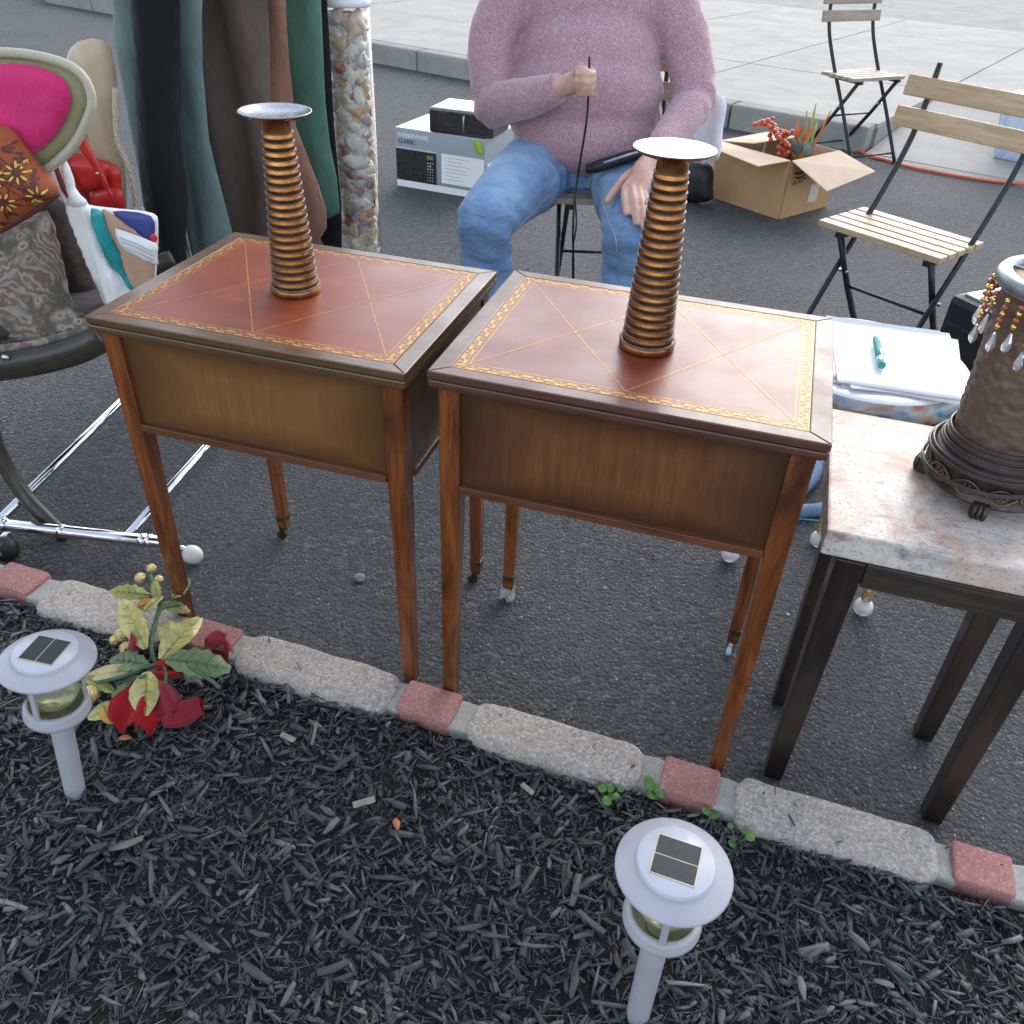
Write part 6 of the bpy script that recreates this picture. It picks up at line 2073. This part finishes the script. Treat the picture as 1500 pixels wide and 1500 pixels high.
# legs under the denim
for k in 'ab':
    limb(body, [HIP[k], tuple((Vector(HIP[k]) + Vector(KNEE[k])) / 2), KNEE[k]], [.086, .072, .055])
    limb(body, [KNEE[k], tuple((Vector(KNEE[k]) * .65 + Vector(ANK[k]) * .35) + Vector((0, .02, 0))), ANK[k]], [.055, .052, .036])
# right hand, spread over the knee: palm, four fingers and a thumb
def finger(mb, pts, r0, r1):
    limb(mb, pts, [r0] + [r0 * .95] * (len(pts) - 2) + [r1], 12)
limb(body, [(.352, 2.555, .612), (.330, 2.525, .600), (.312, 2.492, .585)], [.029, .028, .026])
for (a, b_) in (((.337, 2.53, .602), (.272, 2.452, .560)), ((.341, 2.528, .604), (.292, 2.450, .566)), ((.345, 2.526, .602), (.311, 2.452, .562)), ((.350, 2.528, .597), (.328, 2.458, .553))):
    limb(body, [a, tuple((Vector(a) + Vector(b_)) / 2 + Vector((0, 0, .004))), b_], [.0145, .0135, .0105], 12)
finger(body, [(.272, 2.452, .560), (.270, 2.415, .548), (.273, 2.392, .532), (.276, 2.372, .516)], .0105, 0.0096)
finger(body, [(.292, 2.450, .566), (.295, 2.408, .549), (.300, 2.376, .522), (.304, 2.357, .496)], .0108, 0.0099)
finger(body, [(.311, 2.452, .562), (.317, 2.410, .541), (.323, 2.376, .510), (.327, 2.356, .484)], .0103, 0.0096)
finger(body, [(.328, 2.458, .553), (.337, 2.422, .533), (.343, 2.396, .509), (.346, 2.378, .490)], .0091, 0.0086)
finger(body, [(.318, 2.535, .594), (.280, 2.512, .575), (.252, 2.480, .549), (.228, 2.445, .524)], .0138, 0.0107)
# left hand, loosely closed round the cord
limb(body, [(.085, 2.60, .785), (.110, 2.582, .798), (.135, 2.568, .808)], [.028, .029, .027])
for i, (oz, L) in enumerate(((.024, 1.0), (.008, 1.08), (-.008, 1.0), (-.023, .84))):
    k0 = Vector((.150, 2.560, .812 + oz))
    finger(body, [tuple(Vector((.120, 2.576, .802 + oz * .8))), tuple(k0), tuple(k0 + Vector((.014, -.026, -.004)) * L), tuple(k0 + Vector((-.006, -.044, -.006)) * L), tuple(k0 + Vector((-.030, -.034, -.006)) * L)], .0098, .0076)
finger(body, [(.112, 2.575, .815), (.125, 2.545, .836), (.138, 2.528, .838), (.152, 2.520, .832)], .0132, 0.0107)
# feet
for k, s in (('a', -1), ('b', 1)):
    a = Vector(ANK[k])
    limb(body, [tuple(a), tuple(a + Vector((s * .01, -.07, -.045))), tuple(a + Vector((s * .025, -.15, -.056)))], [.036, .034, .022])
person = fuse(body, 'person', M_SKIN, None, .0042, 5)
tag(person, 'seated man in blue jeans and mauve knit sweater with one hand spread on his knee', 'person')

# jeans
jn = MB()
for k in 'ab':
    h, kn, an = Vector(HIP[k]), Vector(KNEE[k]), Vector(ANK[k])
    limb(jn, [tuple(h), tuple(h.lerp(kn, .5) + Vector((0, 0, .006))), tuple(kn)], [.122, .104, .079])
    limb(jn, [tuple(kn), tuple(kn.lerp(an, .3) + Vector((0, .016, 0))), tuple(kn.lerp(an, .7) + Vector((0, .010, 0))), tuple(an + Vector((0, 0, .03)))], [.079, .077, .073, .070])
jn.sphere((.183, 2.90, .535), .15, 20, 14, (1.5, 1.0, .92))
jn.sphere((.183, 2.845, .500), .095, 16, 12, (1.5, .95, .9))
def denim_fold(p):
    d = .0035 * mnoise.noise(Vector((p.x * 9, p.y * 7, p.z * 14)))
    for k in 'ab':
        kn, h = Vector(KNEE[k]), Vector(HIP[k])
        # pleats behind and under the knee, running round the leg
        q = p - kn
        if q.length < .20:
            w = max(0, 1 - q.length / .20)
            d += .0045 * w * math.sin(q.z * 95 + q.y * 60 + 14 * q.x + 2.0 * mnoise.noise(p * 9)) * (1 if q.z < .03 else .25)
        # folds radiating from the groin
        g = p - Vector((.183, 2.76, .50))
        if g.length < .26 and p.y < 2.82:
            w = max(0, 1 - g.length / .26)
            an = math.atan2(g.y, abs(g.x) + .02)
            d += .0065 * w * math.sin(an * 17 + (0 if g.x < 0 else 1.3) + 1.5 * mnoise.noise(p * 7))
        # stacked creases down the shin
    if p.z < .36:
        d += .0022 * math.sin(p.z * 105 + 5 * p.x + 3 * mnoise.noise(Vector((p.x * 6, p.y * 6, p.z * 3))))
    return d
jeans = fuse(jn, 'jeans', M_DENIM, person, .0065, 5, denim_fold)
bvj = BVHTree.FromPolygons([v.co for v in jeans.data.vertices], [tuple(p.vertices) for p in jeans.data.polygons])
M_THREAD = simple('pale_thread', (.50, .48, .44), .8)
camp = Vector((0, 0, 1.2337))
def seam(name, pts, r_, mat, parent):
    out = []
    for x, y_, z in spline(pts, 6):
        h = bvj.ray_cast(Vector((x, 2.2, z)), Vector((0, 1, 0)))
        if h[0] is not None:
            out.append(h[0] + Vector((0, -r_ * .4, 0)))
    if len(out) > 2:
        mb = MB(); mb.tube(out, r_, 6); return mb.build(name, mat, parent)
seam('inseam', [(-.045, 2.5, .398), (-.020, 2.5, .428), (.018, 2.5, .452), (.070, 2.5, .478)], .0013, M_THREAD, jeans)
seam('inseam', [(.205, 2.5, .505), (.232, 2.5, .482), (.255, 2.5, .445), (.262, 2.5, .400)], .0013, M_THREAD, jeans)
# sweater
sw = MB()
for (c, r_, s) in (((.172, 2.895, .655), .192, (1.28, .98, .74)), ((.175, 2.835, .610), .165, (1.36, .92, .70)), ((.170, 2.875, .73), .190, (1.24, .95, .8)), ((.170, 2.915, .80), .185, (1.2, .95, .95)), ((.165, 2.955, .94), .175, (1.22, .82, .9)), ((.16, 2.97, 1.05), .135, (1.45, .82, .62))):
    sw.sphere(c, r_, 24, 16, s)
limb(sw, [(.36, 2.97, 1.03), (.46, 2.90, .87), (.498, 2.83, .725)], [.082, .074, .062])
limb(sw, [(.498, 2.83, .725), (.44, 2.71, .678), (.380, 2.605, .640)], [.062, .056, .043])
limb(sw, [(-.04, 2.97, 1.03), (-.125, 2.90, .85), (-.115, 2.80, .69)], [.082, .074, .064])
limb(sw, [(-.115, 2.80, .69), (-.02, 2.69, .735), (.058, 2.622, .772)], [.064, .056, .042])
limb(sw, [(.16, 2.965, 1.10), (.16, 2.955, 1.135)], [.078, .070])
def knit_fold(p):
    d = .0045 * mnoise.noise(p * 7) + .003 * mnoise.noise(Vector((p.x * 16, p.y * 16, p.z * 34)))
    e = (p - Vector((-.115, 2.80, .69))).length
    if e < .13:
        d += .006 * (1 - e / .13) * math.sin(p.x * 90 - p.z * 60)
    e = (p - Vector((.498, 2.83, .725))).length
    if e < .13:
        d += .006 * (1 - e / .13) * math.sin(p.y * 95 + p.z * 40)
    if p.z < .64 and p.y < 2.86:
        d += .0032 * math.sin(p.x * 42 + 2 * mnoise.noise(p * 5)) * max(0, (.64 - p.z) / .14)
    return d
sweater = fuse(sw, 'sweater', M_KNIT, person, .0075, 8, knit_fold)
for (c, d_, r_) in (((.376, 2.598, .637), Vector((.06, .105, .040)), .041), ((.062, 2.619, .774), Vector((.078, -.068, .037)), .040)):
    mb = MB(); dd = d_.normalized() * .014
    mb.tube([Vector(c) - dd, Vector(c), Vector(c) + dd], r_, 20); mb.build('cuff', M_KNIT, sweater)
# hair, eyes, lips
M_HAIR = simple('grey_brown_hair', (.10, .080, .062), .6, 0, .4, 140, .8, 220, .004)
hb = MB()
hb.sphere((.160, 2.940, 1.345), .098, 24, 18, (.84, 1.0, 1.08))
for s in (-1, 1):
    hb.sphere((.160 + s * .066, 2.945, 1.305), .040, 14, 10, (.5, 1.0, 1.0))
fuse(hb, 'hair', M_HAIR, person, .006, 4, lambda p: .004 * mnoise.noise(p * 40))
M_EYE = simple('eye_white', (.75, .73, .70), .15, 0, .02)
M_IRIS = simple('iris', (.05, .035, .025), .1)
for s in (-1, 1):
    mb = MB(); mb.sphere((.160 + s * .032, 2.848, 1.330), .0125, 14, 10); e_ = mb.build('eye', M_EYE, person)
    mb = MB(); mb.sphere((.160 + s * .031, 2.8375, 1.328), .0055, 12, 8, (1, .6, 1)); mb.build('iris', M_IRIS, e_)
M_SHOE = simple('dark_shoe', (.03, .028, .027), .5, 0, .2, 40)
for k, s in (('a', -1), ('b', 1)):
    a = Vector(ANK[k]); sh = MB()
    limb(sh, [tuple(a + Vector((0, .03, -.035))), tuple(a + Vector((s * .01, -.08, -.040))), tuple(a + Vector((s * .025, -.17, -.052)))], [.047, .045, .032])
    sh.box(tuple(a + Vector((s * .012, -.07, -.077))), (.085, .26, .016), (0, 0, -s * .12), bev=.006)
    fuse(sh, 'shoe', M_SHOE, person, .006, 3)
# nails on the visible hand
M_NAIL = simple('nail', (.66, .46, .40), .25, 0, .03, 60, coat=.4)
nl = MB()
bvp = BVHTree.FromPolygons([v.co for v in person.data.vertices], [tuple(p.vertices) for p in person.data.polygons])
for tip, prev in (((.276, 2.372, .516), (.273, 2.392, .532)), ((.304, 2.357, .496), (.300, 2.376, .522)), ((.327, 2.356, .484), (.323, 2.376, .510)), ((.346, 2.378, .490), (.343, 2.396, .509)), ((.228, 2.445, .524), (.252, 2.480, .549))):
    t = Vector(tip); d = (t - Vector(prev)).normalized()
    c = t + d * .001
    side = d.cross(Vector((0, -.6, .8))).normalized(); up = side.cross(d).normalized()
    if up.dot(Vector((0, -.6, .8))) < 0:
        up = -up
    ring = []
    for k in range(10):
        a = k * math.tau / 10
        q = c + d * (.0058 * math.sin(a)) + side * (.0050 * math.cos(a))
        h = bvp.ray_cast(q + up * .03, -up)
        ring.append((h[0] if h[0] is not None else q) + up * .0005)
    m1 = MB(); m1.add(ring, [tuple(range(10))], True); m1.build('fingernail', M_NAIL, person)

# what he sits on and what hangs from him
bistro('folding bistro chair the man is sitting on', (.255, 2.83, 0), 0.03, W_SLAT2)
M_BLACKCORD = simple('black_cord', (.012, .012, .013), .4)
mb = MB()
mb.tube(spline([(.150, 2.545, .87), (.153, 2.545, .82), (.157, 2.548, .75), (.156, 2.55, .692), (.150, 2.575, .60), (.147, 2.60, .534), (.141, 2.54, .51), (.138, 2.50, .49), (.142, 2.495, .40), (.154, 2.50, .28), (.158, 2.50, .15), (.16, 2.50, .03), (.17, 2.51, .006), (.25, 2.56, .005), (.33, 2.66, .005)], 6), .0032, 8)
mb.tube(spline([(.141, 2.53, .50), (.149, 2.497, .44), (.145, 2.495, .36), (.153, 2.498, .25), (.156, 2.50, .12)], 5), .0026, 8)
tag(mb.build('hanging_cord', M_BLACKCORD), 'thin black cord hanging from the man\'s hand between his knees', 'cord')
M_POUCH = simple('black_nylon', (.014, .014, .016), .5, 0, .3, 60, .4, 300, .002)
po = thing('pouch', 'slim black pouch lying across the man\'s lap under his belly', 'pouch', (0, 0, 0))
mb = MB(); mb.tube(spline([(.175, 2.655, .556), (.20, 2.645, .563), (.29, 2.63, .600), (.375, 2.60, .632), (.42, 2.60, .650)], 5), [.008] + [.018] * 4 + [.022] * 12 + [.024] * 4, 14, flat=.8); mb.build('sleeve', M_POUCH, po)
mb = MB(); mb.tube([(.222, 2.624, .582), (.29, 2.607, .612), (.34, 2.592, .632)], .0035, 8); mb.build('zip', M_PRINTGREY, po)  # grey strip painted in for the highlight along the sleeve, not a zip
wcl = MB(); puff(wcl, closed_spline([(0.517, 0.689), (0.639, 0.694), (0.654, 0.589), (0.662, 0.519), (0.649, 0.487), (0.625, 0.517), (0.608, 0.476), (0.571, 0.497), (0.529, 0.583)], 3), .02, upright(3.1), .015, .04, drape(.012, 60, .8))
tag(wcl.build('white_cloth', cloth('white_cotton', (.72, .68, .72), .05, .9)), 'crumpled white cloth hanging between the man and the cardboard box', 'cloth')
bgb = MB(); puff(bgb, closed_spline([(.70, .17), (.80, .20), (.89, .17), (.91, .08), (.905, .008), (.70, .008), (.68, .08)], 3), .06, upright(4.30), .02, .07, drape(.006, 30, .3))  # soft black form covering a dark area beside the box
tag(bgb.build('black_form', M_POUCH), 'low soft black form on the asphalt against the cardboard box', 'bag')
